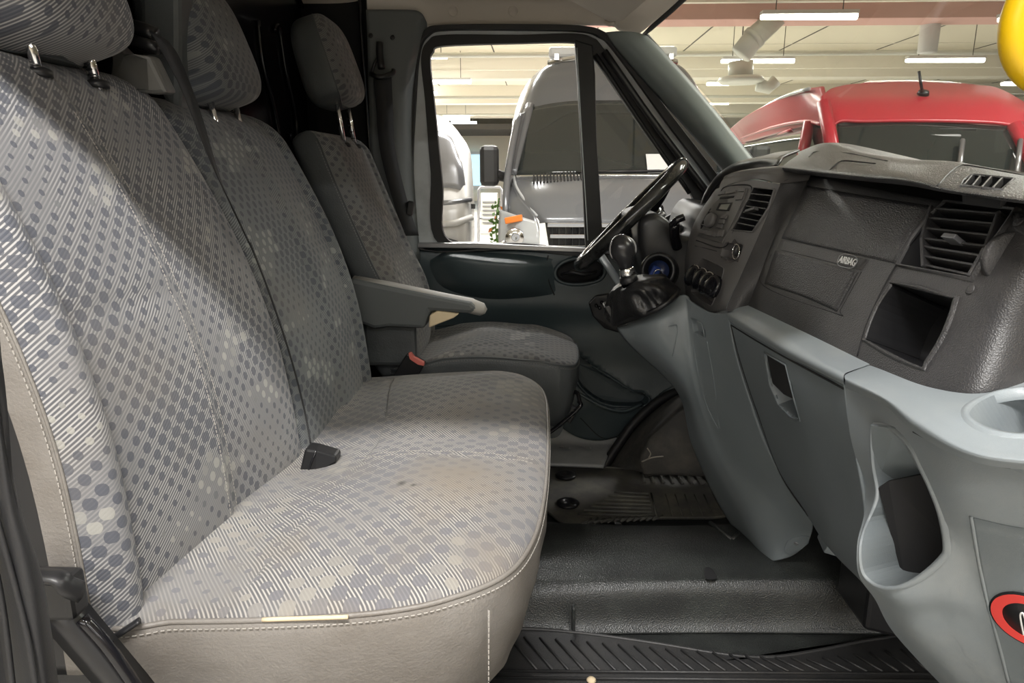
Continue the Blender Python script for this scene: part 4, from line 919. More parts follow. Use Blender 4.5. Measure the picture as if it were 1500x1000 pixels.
plate('screw_boss', con, cr([(1150, 808), (1152, 795), (1162, 786), (1180, 784), (1186, 788), (1176, 802), (1160, 810)], 24, True), .003, LOW, dash, bevel=.001)
p, n = con.hit(1167, 794); lathe('screw', [(.005, .003), (.005, .005), (.003, .0055), (.001, .004)], p, n, SILV, dash, 12)
box('heater_bracket', Q(1216, 796, 1.35), (.035, .05, .02), LOW, dash, rot=euler(.2, .3, 0), bevel=.003)
prismY('heater_box', [(.66, .10), (.74, .08), (.80, .30), (.70, .34), (.66, .26)], 1.28, 1.42, BLK, dash, px=False, bevel=.01)
# near end bin: shelf, cup holder, pocket
shf = Patch([[A(1281, 527, .436), A(1350, 556, .432), A(1410, 568, .445), A(1460, 564, .475), A(1545, 530, .56)],
             [A(1275, 532, .425), A(1345, 563, .42), A(1405, 576, .430), A(1462, 575, .455), A(1550, 545, .54)],
             [A(1250, 543, .400), A(1320, 572, .385), A(1385, 600, .375), A(1460, 625, .385), A(1560, 640, .42)],
             [A(1238, 549, .386), A(1300, 578, .372), A(1352, 612, .355), A(1430, 655, .355), A(1565, 672, .39)],
             [A(1238, 557, .380), A(1295, 584, .366), A(1342, 622, .349), A(1425, 666, .350), A(1565, 684, .386)],
             [A(1238, 568, .386), A(1293, 592, .371), A(1338, 632, .354), A(1424, 676, .355), A(1565, 694, .392)]], 130, 190)
cup = [(1420, 606), (1430, 592), (1452, 580), (1478, 573), (1510, 571), (1545, 580), (1560, 600), (1550, 622), (1520, 635), (1485, 636), (1450, 629), (1428, 618)]
recess('cup_holder', shf, cup, .036, LOWL, dash, lip=.010, lipmat=LOWL, lipname='cup_rim', liph=.002, smoothpoly=44, back=(.035, .02, -.01))
shf.build('bin_shelf', LOWL, dash, solid=0)
fac = Patch([[Q(1238, 566, .875), Q(1290, 588, .80), Q(1338, 628, .74), Q(1400, 666, .68), Q(1520, 692, .62)],
             [Q(1246, 640, .872), Q(1288, 645, .80), Q(1342, 680, .735), Q(1405, 722, .68), Q(1520, 750, .63)],
             [Q(1266, 715, .865), Q(1292, 715, .80), Q(1352, 738, .735), Q(1415, 775, .685), Q(1520, 800, .635)],
             [Q(1266, 752, .82), Q(1300, 755, .76), Q(1365, 770, .715), Q(1420, 800, .685), Q(1520, 830, .64)],
             [Q(1256, 795, .775), Q(1305, 795, .735), Q(1375, 802, .70), Q(1425, 830, .685), Q(1520, 860, .645)],
             [Q(1258, 842, .77), Q(1312, 868, .725), Q(1378, 868, .70), Q(1440, 880, .685), Q(1525, 910, .65)],
             [Q(1282, 878, .785), Q(1330, 900, .735), Q(1388, 900, .71), Q(1450, 915, .69), Q(1525, 930, .655)],
             [Q(1312, 930, .80), Q(1350, 940, .745), Q(1405, 945, .72), Q(1462, 955, .70), Q(1530, 970, .665)],
             [Q(1395, 1020, .84), Q(1420, 1020, .77), Q(1450, 1020, .74), Q(1492, 1020, .71), Q(1550, 1020, .68)]], 110, 90)
pk = [(1279, 632), (1286, 625), (1308, 631), (1332, 655), (1348, 686), (1360, 710), (1376, 752), (1384, 798), (1378, 814), (1352, 838), (1325, 854), (1300, 858), (1280, 852), (1265, 835), (1262, 800), (1270, 770), (1283, 742), (1288, 720), (1281, 680)]
_, pa, pn = recess('pocket_cavity', fac, pk, .10, LOW, dash, lip=.006, lipmat=LOWL, lipname='pocket_rim', liph=.003, smoothpoly=80)
fac.build('bin_face', LOWL, dash, solid=0)
# the pressed panel, its crease and the liner inside the pocket
skin('pressed_panel', fac, [[(1424, 757), (1470, 768), (1516, 776)], [(1440, 850), (1480, 850), (1516, 850)], [(1460, 930), (1490, 930), (1518, 930)], [(1484, 1010), (1500, 1010), (1530, 1010)]], .0012, LOW, dash)
strip('bin_crease', fac, [(1423, 756), (1432, 810), (1444, 870), (1460, 930), (1478, 1000)], .0022, LOWL, dash, res=40)
strip('shelf_seam', fac, [(1338, 632), (1380, 654), (1424, 674), (1500, 688)], .0012, BLKM, dash, res=30)
def slab(name, poly, Y, mat, parent, th=.006):
    V = [Q(*p[:2], p[2] if len(p) > 2 else Y) for p in poly]; return mk(name, V, [tuple(range(len(V)))], mat, parent, smooth=False, solid=th, solid_off=0)
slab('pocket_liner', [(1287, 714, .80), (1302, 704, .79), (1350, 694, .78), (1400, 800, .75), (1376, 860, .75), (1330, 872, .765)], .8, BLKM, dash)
slab('pocket_slope', [(1276, 622, .80), (1312, 626, .77), (1340, 660, .76), (1356, 704, .80), (1322, 702, .83), (1284, 718, .845)], .8, LOW, dash, .003)
stk_ = thing('prohibition_sticker', 'round red and black prohibition sticker on the grey end bin of the dashboard', 'sticker', tuple(fac.hit(1509, 908)[0]))
p, n = fac.hit(1509, 908); n = n / np.linalg.norm(n); pr_ = np.linalg.norm(fac.hit(1500, 875)[0] - fac.hit(1500, 941)[0]) / 2 * 1.05
lathe('sticker_base', [(pr_, 0), (pr_, .0024), (.001, .0024)], p, n, BLK, stk_, 40)
V = []; ax = n; a_ = np.cross(ax, (0, 0, 1)); a_ /= np.linalg.norm(a_); b_ = np.cross(ax, a_)
for r_, h_2 in ((.95, .0025), (.95, .003), (.66, .003), (.66, .0025)):
    for t in range(40): V.append(p + n * h_2 + pr_ * r_ * (a_ * math.cos(t * PI / 20) + b_ * math.sin(t * PI / 20)))
fixnormals(mk('red_ring', V, gridfaces(4, 40, True), RED, stk_, smooth=False))
f2 = [fac.hit(x, y)[0] + n * .0032 for x, y in ((1502, 931), (1498, 912), (1496, 898), (1499, 894), (1502, 900), (1506, 915))]
tube('white_glyph', f2, .0010, WHT, stk_, n=6, res=16)
# ================================================================== WHEEL, COLUMN, GEAR LEVER
wc = np.array((.255, 2.055, .876)); a = np.array((.70, 0, .72)); a /= np.linalg.norm(a); wn = np.array((-.72, .088, .70)); wn /= np.linalg.norm(wn); b = np.cross(wn, a); b /= np.linalg.norm(b); a = np.cross(b, wn)
sw_t = thing('steering_wheel', 'glossy worn black steering wheel seen edge on beside the gear knob', 'steering wheel', tuple(wc))
R_ = .197
tube('rim', [wc + R_ * (a * math.cos(t) + b * math.sin(t)) for t in np.linspace(0, 2 * PI, 65)[:-1]], .0185, plastic('worn_rim', (.014, .014, .014), .13, dirt=(.10, .10, .095), dirtamt=.3, dscale=14), sw_t, n=16, closed=True)
for t in (.9, 2.24, 3.9, 5.5): 
    e = a * math.cos(t) + b * math.sin(t); tube('spoke', [wc + e * R_, wc + e * .13 - wn * .022, wc + e * .05 - wn * .04], [.012, .016, .03], GLOSS, sw_t, n=10, flat=.5, res=10)
lathe('hub', [(.001, -.07), (.075, -.07), (.085, -.045), (.078, -.025), (.04, -.012), (.001, -.01)], wc, wn, GLOSS, sw_t, 32)
colm = thing('steering_column', 'black steering column cover behind the wheel with ignition switch', 'steering column', tuple(wc - wn * .15))
tube('column_cover', [wc - wn * .072, wc - wn * .12, wc - wn * .20, wc - wn * .27], [.055, .085, .095, .09], GLOSS, colm, n=24)
ip = Q(964, 396, 1.78); lathe('ignition_ring', [(.044, -.05), (.046, 0), (.040, .006), (.034, .004), (.032, -.02), (.001, -.02)], ip, (-.35, -.9, .2), BLK, colm, 30)
lathe('ignition_face', [(.026, -.02), (.026, -.006), (.001, -.006)], ip, (-.35, -.9, .2), plastic('dark_blue', (.01, .02, .07), .25), colm, 24)
tube('knob_dot', [Q(966, 312, 1.9), Q(972, 318, 1.9)], .010, SILV, colm, n=12)
key = thing('ignition_key', 'blue headed key in the ignition', 'key', tuple(ip))
box('key_head', ip + np.array((-.01, -.012, -.004)), (.022, .012, .034), BLUE, key, rot=euler(0, .4, 0), bevel=.005)
tube('key_ring', [ip + np.array((-.004 + .010 * math.cos(t), -.022, -.008 + .013 * math.sin(t))) for t in np.linspace(0, 2 * PI, 21)[:-1]], .0015, CHROME, key, closed=True, n=6)
stl = thing('column_stalk', 'short black control stalk right of the steering wheel', 'stalk', tuple(Q(990, 355, 1.82)))
tube('stalk_arm', [Q(992, 362, 1.84), Q(988, 345, 1.82), Q(988, 328, 1.80)], [.013, .011, .010], GLOSS, stl, n=12, res=10)
tube('stalk_head', [Q(984, 330, 1.80), Q(992, 322, 1.79), Q(1002, 318, 1.79)], [.009, .013, .010], GLOSS, stl, n=12, res=10)
gl = thing('gear_lever', 'black gear lever with ball knob and crumpled leather gaiter', 'gear lever', tuple(Q(930, 440, 1.62)))
kc = Q(912, 367, 1.6); gax = np.array((-.25, 0, 1.)); gax /= np.linalg.norm(gax)
lathe('knob', [(.001, .037), (.010, .0355), (.019, .029), (.026, .017), (.029, .002), (.027, -.012), (.021, -.024), (.016, -.033), (.0155, -.040)], kc, gax, plastic('knob_black', (.022, .022, .024), .22), gl, 28)
kr = np.array((1., 0, 0)); kr -= gax * kr.dot(gax); kr /= np.linalg.norm(kr)
tube('knob_trim', [kc + np.array((0, -.006, .003)) + .0285 * (gax * math.sin(t) + kr * math.cos(t)) for t in np.linspace(-.5, PI + .5, 24)], .0028, SILV, gl, n=8)
lathe('collar', [(.017, -.058), (.0185, -.055), (.0185, -.046), (.0165, -.042), (.0165, -.040)], kc, gax, CHROME, gl, 24)
lathe('collar', [(.019, -.075), (.021, -.070), (.020, -.060), (.017, -.058)], kc, gax, BLK, gl, 24)
base = cr([Q(x, y, Y) for x, y, Y in ((889, 462, 1.70), (903, 474, 1.66), (925, 467, 1.60), (955, 456, 1.555), (982, 440, 1.55), (993, 428, 1.60), (985, 420, 1.68), (955, 420, 1.74), (915, 432, 1.76), (893, 448, 1.74))], 56, True)
topc = kc - gax * .074; N = 22; V = []
for i in range(N):
    f = i / (N - 1); s = (1 - f) ** .62
    for j, p in enumerate(base):
        cen = base.mean(0) * (1 - f) + topc * f; rr = (p - base.mean(0)) * (s * .80 + .02) + (p - base.mean(0)) / np.linalg.norm(p - base.mean(0)) * .018
        wob = .011 * math.sin(j * 1.12 + 4 * f + 1.8 * math.sin(j * .35)) * math.sin(PI * min(1, f * 1.1 + .1)) + .006 * math.sin(j * .5 + 9 * f)
        q = cen + rr * (1 + wob * 10); q[2] += .012 * math.sin(PI * f); V.append(q)
mk('gaiter', V, gridfaces(N, 56, True), plastic('gaiter_leather', (.014, .014, .015), .33, .3, 300), gl)
tube('gaiter_frame', base, .006, BLK, gl, closed=True, n=8)
prismY('gaiter_base', [(885, 450), (896, 470), (906, 480), (930, 474), (990, 440), (975, 425), (930, 430)], 1.67, 1.73, BLK, gl, bevel=.003)
# ================================================================== MATS
def mat_sheet(name, label, pts, z, mat, n=60, th=.006):
    t = thing(name, label, 'floor mat', tuple(np.mean([at(a, b, Z=z) for a, b in pts], 0))); A_ = cr([at(a, b, Z=z) for a, b in pts], n, True); B_ = A_ - np.array((0, 0, th))
    k = n; c = np.array([A_.mean(0)]); V = np.vstack([A_, B_, c]); F = [(i, (i + 1) % k, k + (i + 1) % k, k + i) for i in range(k)] + [(i, (i + 1) % k, 2 * k) for i in range(k)]
    fixnormals(mk('mat_sheet', V, F, mat, t, smooth=False)); tube('mat_edge', A_, .004, mat, t, closed=True, n=8); return t
dm = mat_sheet('driver_floor_mat', "dusty ribbed black rubber mat in the driver's foot well with two eyelets", [(785, 690), (800, 679), (850, 681), (960, 690), (1060, 694), (1080, 740), (1060, 756), (960, 758), (890, 762), (835, 768), (806, 752), (786, 730)], .03, MATD)
for i in range(7):
    y = 722 + i * 5.4; tube('rib', [at(900 - i * 9, y - 2, Z=.033), at(950 + i, y + .8, Z=.033)], .0035, MATD, dm, n=6)
for i in range(12): tube('rib', [at(852 + i * 9.5, 767 - i * .5, Z=.033), at(866 + i * 9.5, 759 - i * .4, Z=.033)], .003, MATD, dm, n=6)
for i in range(9): tube('rib', [at(938 + i * 13, 690 + i * .5, Z=.033), at(944 + i * 14, 706 + i * .5, Z=.033)], .005, MATD, dm, n=6)
tube('rib', [at(954, 722, Z=.033), at(962, 757, Z=.033)], .003, MATD, dm, n=6)
for i in range(7): tube('rib', [at(975 + i * 14, 724, Z=.032), at(985 + i * 15, 755, Z=.032)], .002, MATD, dm, n=6)
for c0 in ((832, 738), (829, 697)):
    p = at(*c0, Z=.033); lathe('eyelet', [(.034, 0), (.034, .006), (.026, .009), (.014, .008), (.013, .003), (.001, .002)], p, (0, 0, 1), BLK, dm, 28)
nm = mat_sheet('passenger_floor_mat', 'black rubber mat with slanting ribs below the bench in the foreground', [(690, 930), (760, 921), (850, 927), (960, 942), (1060, 958), (1130, 962), (1200, 952), (1290, 935), (1420, 925), (1480, 1060), (1100, 1080), (700, 1080)], .012, MATR, 80)
for i in range(26):
    x = 745 + i * 23; yt = 928 + max(0, (x - 780)) * .085; yt = min(yt, 958) if x < 1180 else 960 - (x - 1180) * .1
    tube('rib', [at(x, yt + 5, Z=.014), at(x + 42, 981 + i * .1, Z=.014)], .0028, MATR, nm, n=6)
for y in (986, 996): tube('rib', [at(700, y - 4, Z=.014), at(1420, y + 1, Z=.014)], .003, MATR, nm, n=6)
pb = thing('pebble', 'small pale pebble lying on the rubber mat at the bottom edge of the photo', 'stone', tuple(at(866, 997, Z=.014)))
lathe('stone', [(.0005, .0), (.008, .001), (.010, .004), (.007, .0075), (.0005, .009)], at(866, 998, Z=.013), (0, 0, 1), FOAM, pb, 12)
# ================================================================== YELLOW RING
yr = thing('yellow_ring', 'yellow plastic ring hanging behind the windscreen at the upper right edge', 'ring', tuple(Q(1547, 50, .80)))
cc = Q(1560, 36, .80); e1 = RT; e2 = UP * .98
tube('ring_body', [cc + .050 * (np.array(e1) * math.cos(t) + np.array((0, .0, 1.)) * math.sin(t) * 1.12) for t in np.linspace(0, 2 * PI, 49)[:-1]], .0155, YEL, yr, n=18, closed=True)
tube('hanging_cord', [cc + np.array((.0, 0, .058)), cc + np.array((-.05, .01, .14)), np.array((.39, .95, 1.462))], .0012, BLK, yr, n=6, res=12)
# ================================================================== HALL OUTSIDE
GZ = -.70
hf = struct(box('floor', (0, 20, GZ - .05), (60, 70, .1), HFLO, bevel=0))
CZ = 3.95
hc = struct(box('ceiling', (0, 21, CZ + .05), (70, 74, .1), CEIL, bevel=0))
for k in range(26): box('ceiling_joint', (-30 + k * 2.4, 22, CZ - .005), (.03, 60, .012), SOFF, hc, bevel=0)
for k in range(20): box('ceiling_joint', (0, 3 + k * 2.2, CZ - .006), (60, .03, .010), BEAM, hc, bevel=0)
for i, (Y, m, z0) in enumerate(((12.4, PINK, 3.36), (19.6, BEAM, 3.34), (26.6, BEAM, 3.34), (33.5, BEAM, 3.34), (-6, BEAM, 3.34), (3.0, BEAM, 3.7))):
    bm_ = struct(box('ceiling_beam', (6 if m is PINK else 0, Y + .3, (z0 + CZ) / 2), (12 if m is PINK else 56, .6, CZ - z0), m, bevel=.01))  # the pink one stands in for a reflection in the windscreen
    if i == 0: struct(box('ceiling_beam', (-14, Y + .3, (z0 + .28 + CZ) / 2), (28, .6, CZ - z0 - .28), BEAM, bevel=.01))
    box('cable_tray', (0, Y - .5, z0 + .16), (50, .10, .04), BEAM, bm_, bevel=0)
for Y, z in ((15.5, 3.3), (16.4, 3.45), (23.5, 3.25), (30, 3.2)):
    tube('pipe_run', [(-28, Y, z), (28, Y, z)], .045, DUCT, hc)
struct(box('wall_far', (0, 42, 1.6), (60, .3, 4.8), HWALL, bevel=0))
struct(box('dark_bulkhead_ceiling', (-8, 38.5, 3.05), (26, 6.5, .25), SOFF, bevel=0))
struct(box('wall_behind', (0, -12, 1.6), (60, .3, 4.8), HWALL, bevel=0)); struct(box('wall_outer', (-27, 15, 1.6), (.3, 60, 4.8), HWALL, bevel=0)); struct(box('wall_outer', (27, 15, 1.6), (.3, 60, 4.8), HWALL, bevel=0))
# far bright window and white door, rail
hw = struct(box('window_2', Q(694, 250, 41.5), (.9, .1, 1.9), SKYW, bevel=0)); box('window_frame', Q(694, 250, 41.45), (1.1, .06, 2.1), WHT, hw, bevel=0); box('pane', Q(694, 249, 41.38), (.8, .05, 1.7), SKYW, hw, bevel=0)
rl_ = thing('handrail', 'thin grey tubular rail frame standing by the far wall', 'handrail', tuple(Q(712, 320, 16)))
tube('rail', [Q(701, 368, 16), Q(701, 278, 16), Q(704, 274, 16), Q(732, 274, 16), Q(735, 278, 16), Q(735, 368, 16)], .03, SILV, rl_)
tube('rail', [Q(701, 320, 16), Q(735, 320, 16)], .02, SILV, rl_)
ac = thing('cabinet', 'pale grey ventilated cabinet against the far wall', 'cabinet', tuple(Q(717, 315, 20)))
box('cabinet_body', Q(717, 312, 20), (.45, .5, 1.1), DUCT, ac); 
for i in range(6): box('slat', Q(717, 296 + i * 6, 19.72), (.38, .03, .04), SILV, ac, bevel=0)
pl = thing('hanging_plant', 'leafy green climbing plant with a few orange blooms beside the grey van', 'plant', tuple(Q(729, 330, 8)))
tube('stem', [Q(731, 290, 8), Q(728, 310, 8), Q(726, 335, 8), Q(729, 362, 8)], .008, LEAF, pl)
random.seed(7)
for i in range(46):
    p = Q(727 + random.uniform(-6, 6), 296 + i * 1.45, 8 + random.uniform(-.06, .06)); u_ = np.array([random.uniform(-1, 1) for _ in range(3)]); u_ /= np.linalg.norm(u_); w_ = np.cross(u_, (0, 1, 0)); w_ /= np.linalg.norm(w_) + 1e-6
    s = .035; mk('leaf', [p, p + u_ * s + w_ * s * .5, p + u_ * s * 2, p + u_ * s - w_ * s * .5], [(0, 1, 2, 3)], ORG if i % 11 == 4 else LEAF, pl, smooth=False, solid=.002)
# tube fixtures hanging from the ceiling
FIX = [(1115, 1255, 24, 11.0), (1057, 1163, 89, 14.7), (1328, 1441, 88, 14.7), (1464, 1560, 28, 11.0), (1036, 1068, 122, 22), (1035, 1067, 150, 27), (1468, 1520, 122, 24),
       (596, 655, 83, 17), (590, 690, 119, 19), (560, 640, 136, 26), (649, 688, 173, 30), (661, 698, 181, 36)]
LBL = ['long tube light at the top of the windscreen view, upper middle', 'tube light seen through the windscreen left of centre, below the duct', 'tube light above the red van roof, left of the yellow ring', 'tube light partly hidden behind the yellow ring',
       'small tube light just right of the pillar, upper of two', 'small tube light just right of the pillar, lower of two', 'tube light low behind the yellow ring, right of the red van roof', 'tube light at the upper left corner of the door window',
       'long tube light near the top left of the door window', 'thin distant tube light running across the door window', 'short tube light over the white motorhome, upper of the pair', 'short tube light over the white motorhome, lower of the pair']
for (x0, x1, py, Y), lb in zip(FIX, LBL):
    a, b = Q(x0, py, Y), Q(x1, py, Y); c = (a + b) / 2; L = b[0] - a[0]
    t = thing('tube_fixture', lb, 'ceiling light', tuple(c), group='tube lights hanging from the hall ceiling')
    box('housing', c + np.array((0, 0, .05)), (L, .16, .05), WHT, t, bevel=0)
    tube('lit_tube', [a, a * .5 + b * .5, b], .055 * max(1, Y / 14), TUBE, t, n=10, flat=.8)
    for s in (.15, .85):
        p = a + (b - a) * s; tube('hanger', [p + np.array((0, 0, .06)), (p[0], p[1], max(CZ - .02, p[2] + .1))], .008, SOFF, t, n=5)
# ducts
d1 = thing('ventilation_duct', 'fat round duct slanting down under the ceiling at the left of the windscreen view', 'duct', tuple(Q(1110, 45, 12)))
tube('duct_pipe', [Q(1145, 18, 13), Q(1104, 56, 12), Q(1085, 80, 12)], .17, DUCT, d1, n=20)
tube('duct_collar', [Q(1107, 53, 12), Q(1101, 59, 12)], .185, DUCT, d1, n=20)
d2 = thing('ventilation_duct', 'round duct disc hanging low with an elbow, above the red van nose', 'duct', tuple(Q(1085, 120, 14)))
lathe('disc', [(.001, .1), (.38, .06), (.42, .0), (.36, -.05), (.001, -.04)], Q(1085, 118, 14), (0, 0, 1), DUCT, d2, 32)
tube('duct_pipe', [Q(1085, 112, 14), Q(1085, 90, 14)], .22, DUCT, d2, n=20)
tube('hanger', [Q(1085, 92, 14), Q(1085, 92, 14) * (1, 1, 0) + np.array((0, 0, CZ))], .012, SOFF, d2, n=6)
tube('elbow', [Q(1110, 124, 14), Q(1125, 128, 14), Q(1136, 118, 14)], .12, DUCT, d2, n=16)
d3 = thing('ventilation_duct', 'short vertical round duct hanging above the red van roof', 'duct', tuple(Q(1358, 52, 13)))
lathe('duct_pipe', [(.15, 0), (.155, .55), (.15, .58)], Q(1358, 77, 13), (0, 0, 1), WHT, d3, 24)
lathe('top_disc', [(.001, 0), (.22, .0), (.24, .02), (.001, .05)], Q(1358, 30, 13), (0, 0, 1), DUCT, d3, 24)
tube('hanger', [Q(1358, 30, 13), Q(1358, 12, 13)], .012, SOFF, d3)
# ------------------------------------------------------------------ grey van facing the window
CX = .70
def V3(dx, Y, z): return (CX + dx, Y, z)
def symrow(pts): return [V3(-a, Y, z) for a, Y, z in pts] + [V3(a, Y, z) for a, Y, z in pts[::-1]]
gv = thing('grey_van', 'grey high-roof van parked facing us outside the driver window', 'van', (CX, 6.6, GZ))
Patch([symrow([(1.0, 7.6, 1.40), (.97, 7.15, 1.42), (.84, 6.98, 1.52), (.5, 6.93, 1.60), (.2, 6.92, 1.62)]),
       symrow([(.97, 7.8, 1.6), (.90, 7.3, 1.62), (.78, 7.08, 1.68), (.5, 7.02, 1.72), (.2, 7.0, 1.73)]),
       symrow([(.88, 8.0, 1.85), (.80, 7.5, 1.86), (.72, 7.26, 1.88), (.5, 7.20, 1.91), (.2, 7.18, 1.92)]),
       symrow([(.74, 8.2, 2.02), (.68, 7.75, 2.02), (.60, 7.5, 2.03), (.45, 7.44, 2.05), (.2, 7.42, 2.06)]),
       symrow([(.55, 9.5, 2.10), (.50, 9.0, 2.10), (.45, 8.5, 2.10), (.3, 8.4, 2.11), (.2, 8.4, 2.11)])], 36, 60).build('roof', VG, gv, solid=.02)
Patch([symrow([(.98, 11.5, 1.45), (.86, 7.03, 1.50), (.78, 6.97, 1.56)])[:1] * 1 + [V3(-.93, 7.0, 1.46), V3(-.83, 6.95, 1.55)],
       [V3(-1.02, 11.5, .9), V3(-.99, 6.5, .98), V3(-.93, 6.28, .99)], [V3(-1.02, 11.5, .2), V3(-1.0, 6.3, .5), V3(-.93, 6.0, .6)], [V3(-1.0, 11.5, -.5), V3(-.98, 6.3, -.2), V3(-.92, 6.0, -.3)]], 20, 24).build('side_panel', VG, gv, solid=.02)
Patch([[V3(.93, 7.0, 1.46), V3(.86, 7.03, 1.50), V3(.98, 11.5, 1.45)], [V3(.96, 6.3, .98), V3(.99, 6.5, .98), V3(1.02, 11.5, .9)], [V3(.93, 6.0, .5), V3(1.0, 6.3, .5), V3(1.02, 11.5, .2)], [V3(.92, 6, -.3), V3(.98, 6.3, -.2), V3(1, 11.5, -.5)]], 20, 24).build('side_panel', VG, gv, solid=.02)
gwn = Patch([symrow([(.83, 6.97, 1.57), (.5, 6.92, 1.62), (.2, 6.91, 1.63)]), symrow([(.89, 6.6, 1.26), (.5, 6.52, 1.28), (.2, 6.5, 1.285)]), symrow([(.93, 6.30, .97), (.5, 6.18, .975), (.2, 6.15, .98)])], 16, 30)
gwn.build('windscreen', VDG, gv, solid=.01)
for s in (-1, 1): tube('windscreen_pillar', [V3(s * .80, 7.0, 1.60), V3(s * .875, 6.62, 1.28), V3(s * .945, 6.27, .97)], .045, VG, gv, n=10, res=12, flat=.7)
hoodp = Patch([symrow([(.95, 6.30, .95), (.8, 6.24, .955), (.5, 6.17, .96), (.2, 6.14, .965)]), symrow([(.93, 6.05, .88), (.8, 6.02, .90), (.5, 5.96, .91), (.2, 5.93, .915)]),
               symrow([(.86, 5.8, .76), (.76, 5.76, .80), (.5, 5.72, .81), (.2, 5.70, .81)]), symrow([(.72, 5.62, .64), (.66, 5.58, .66), (.5, 5.56, .66), (.2, 5.55, .66)]), symrow([(.70, 5.60, .60), (.64, 5.55, .61), (.5, 5.54, .61), (.2, 5.53, .61)])], 30, 50)
hoodp.build('bonnet', VG, gv, solid=.015)
for s in (-1, 1):
    Patch([[V3(s * .93, 6.28, .96), V3(s * 1.0, 6.35, .90), V3(s * 1.0, 6.6, .90)], [V3(s * .87, 5.85, .80), V3(s * .97, 5.95, .75), V3(s * 1.0, 6.4, .7)], [V3(s * .72, 5.60, .62), V3(s * .93, 5.75, .55), V3(s * .99, 6.2, .5)], [V3(s * .70, 5.58, .30), V3(s * .93, 5.7, .25), V3(s * .99, 6.1, .1)]], 20, 20).build('wing', VG, gv, solid=.01)
    tube('bonnet_edge', [V3(s * .93, 6.28, .965), V3(s * .88, 5.92, .85), V3(s * .72, 5.62, .655)], .012, LENS, gv, res=12)
    for k in range(15):
        hz_ = hoodp.bvh.ray_cast(Vector(V3(s * (.36 + k * .028), 6.08, 3)), Vector((0, 0, -1)))[0]
        box('cowl_slot', (hz_.x, hz_.y, hz_.z + .004), (.012, .22, .030), BLKM, gv, rot=euler(.30, 0, 0), bevel=0)
    Patch([[V3(s * .72, 5.52, .62), V3(s * .86, 5.56, .66), V3(s * 1.02, 5.74, .70)], [V3(s * .70, 5.48, .50), V3(s * .86, 5.52, .50), V3(s * 1.03, 5.70, .52)], [V3(s * .70, 5.47, .36), V3(s * .86, 5.51, .34), V3(s * 1.02, 5.68, .36)]], 14, 14).build('headlight', LENS, gv, solid=.01)
    for (dx, z, r, m) in ((.89, .50, .075, CHROME), (.89, .50, .05, BLK), (.89, .50, .034, CHROME), (.79, .44, .035, CHROME), (.98, .44, .03, CHROME)):
        lathe('lamp_reflector', [(r, 0), (r * .9, .02), (r * .2, .012)], V3(s * dx, 5.52 + (.08 if dx > .95 else 0) - r * .15, z), (0, -1, 0), m, gv, 20)
    box('turn_lamp', V3(s * .90, 5.56, .635), (.14, .04, .05), ORG, gv, rot=euler(0, .2 * s, .2 * s), bevel=.008)
prism = lambda n, poly, y0, y1, m, par: fixnormals(mk(n, [V3(x, y0, z) for x, z in poly] + [V3(x, y1, z) for x, z in poly], [tuple(range(len(poly))), tuple(range(len(poly), 2 * len(poly)))[::-1]] + [(i, (i + 1) % len(poly), len(poly) + (i + 1) % len(poly), len(poly) + i) for i in range(len(poly))], m, par, smooth=False, bevel=.006))
prism('grille_frame', [(-.66, .62), (.66, .62), (.60, .26), (-.60, .26)], 5.56, 5.66, BLKM, gv)
for k in range(4): box('grille_bar', V3(0, 5.53, .595 - k * .085), (1.28 - k * .04, .05, .030), CHROME, gv, bevel=.004)
for k in range(24): box('grille_mesh', V3(-.60 + k * .052, 5.55, .45), (.006, .02, .30), BLK, gv, bevel=0)
lathe('grille_badge', [(.001, 0), (.11, 0), (.12, .015), (.10, .02), (.095, .012), (.001, .012)], V3(0, 5.50, .46), (0, -1, 0), CHROME, gv, 32)
prism('bumper', [(-.98, .28), (.98, .28), (.98, -.35), (-.98, -.35)], 5.5, 5.8, VG, gv)
for s in (-1, 1):
    tube('mirror_arm', [V3(s * .93, 6.32, .93), V3(s * 1.05, 6.22, .96), V3(s * 1.12, 6.2, 1.0)], .045, BLK, gv, n=10)
    m_ = box('mirror_housing', V3(s * 1.13, 6.2, 1.04), (.16, .12, .34), BLK, gv, bevel=.04)
tube('roof_rail', [V3(-.62, 7.46, 2.03), V3(-.3, 7.3, 2.05), V3(.3, 7.3, 2.05), V3(.62, 7.46, 2.03)], .035, CHROME, gv, res=16)
box('awning_roll', V3(0, 7.5, 2.13), (1.25, .16, .10), WHT, gv, bevel=.03)
for x in (-.55, 0, .55): box('roof_bracket', V3(x, 7.38, 2.07), (.05, .12, .06), CHROME, gv)
lathe('roof_camera', [(.03, 0), (.035, .02), (.03, .05), (.001, .055)], V3(.02, 7.12, 1.84), (0, -1, 0), BLK, gv, 16)
for s in (-1, 1): tube('wiper', [V3(s * .05 - .35, 6.13, .99), V3(s * .05 + .35, 6.14, 1.0)], .012, BLK, gv, n=6)
box('notice_sheet', V3(.33, 6.22, 1.06), (.26, .006, .22), WHT, gv, rot=euler(-.8, 0, 0), bevel=0)
for x in (-.52, -.40): box('seat_post', V3(x, 6.56, 1.245), (.012, .01, .05), CHROME, gv)
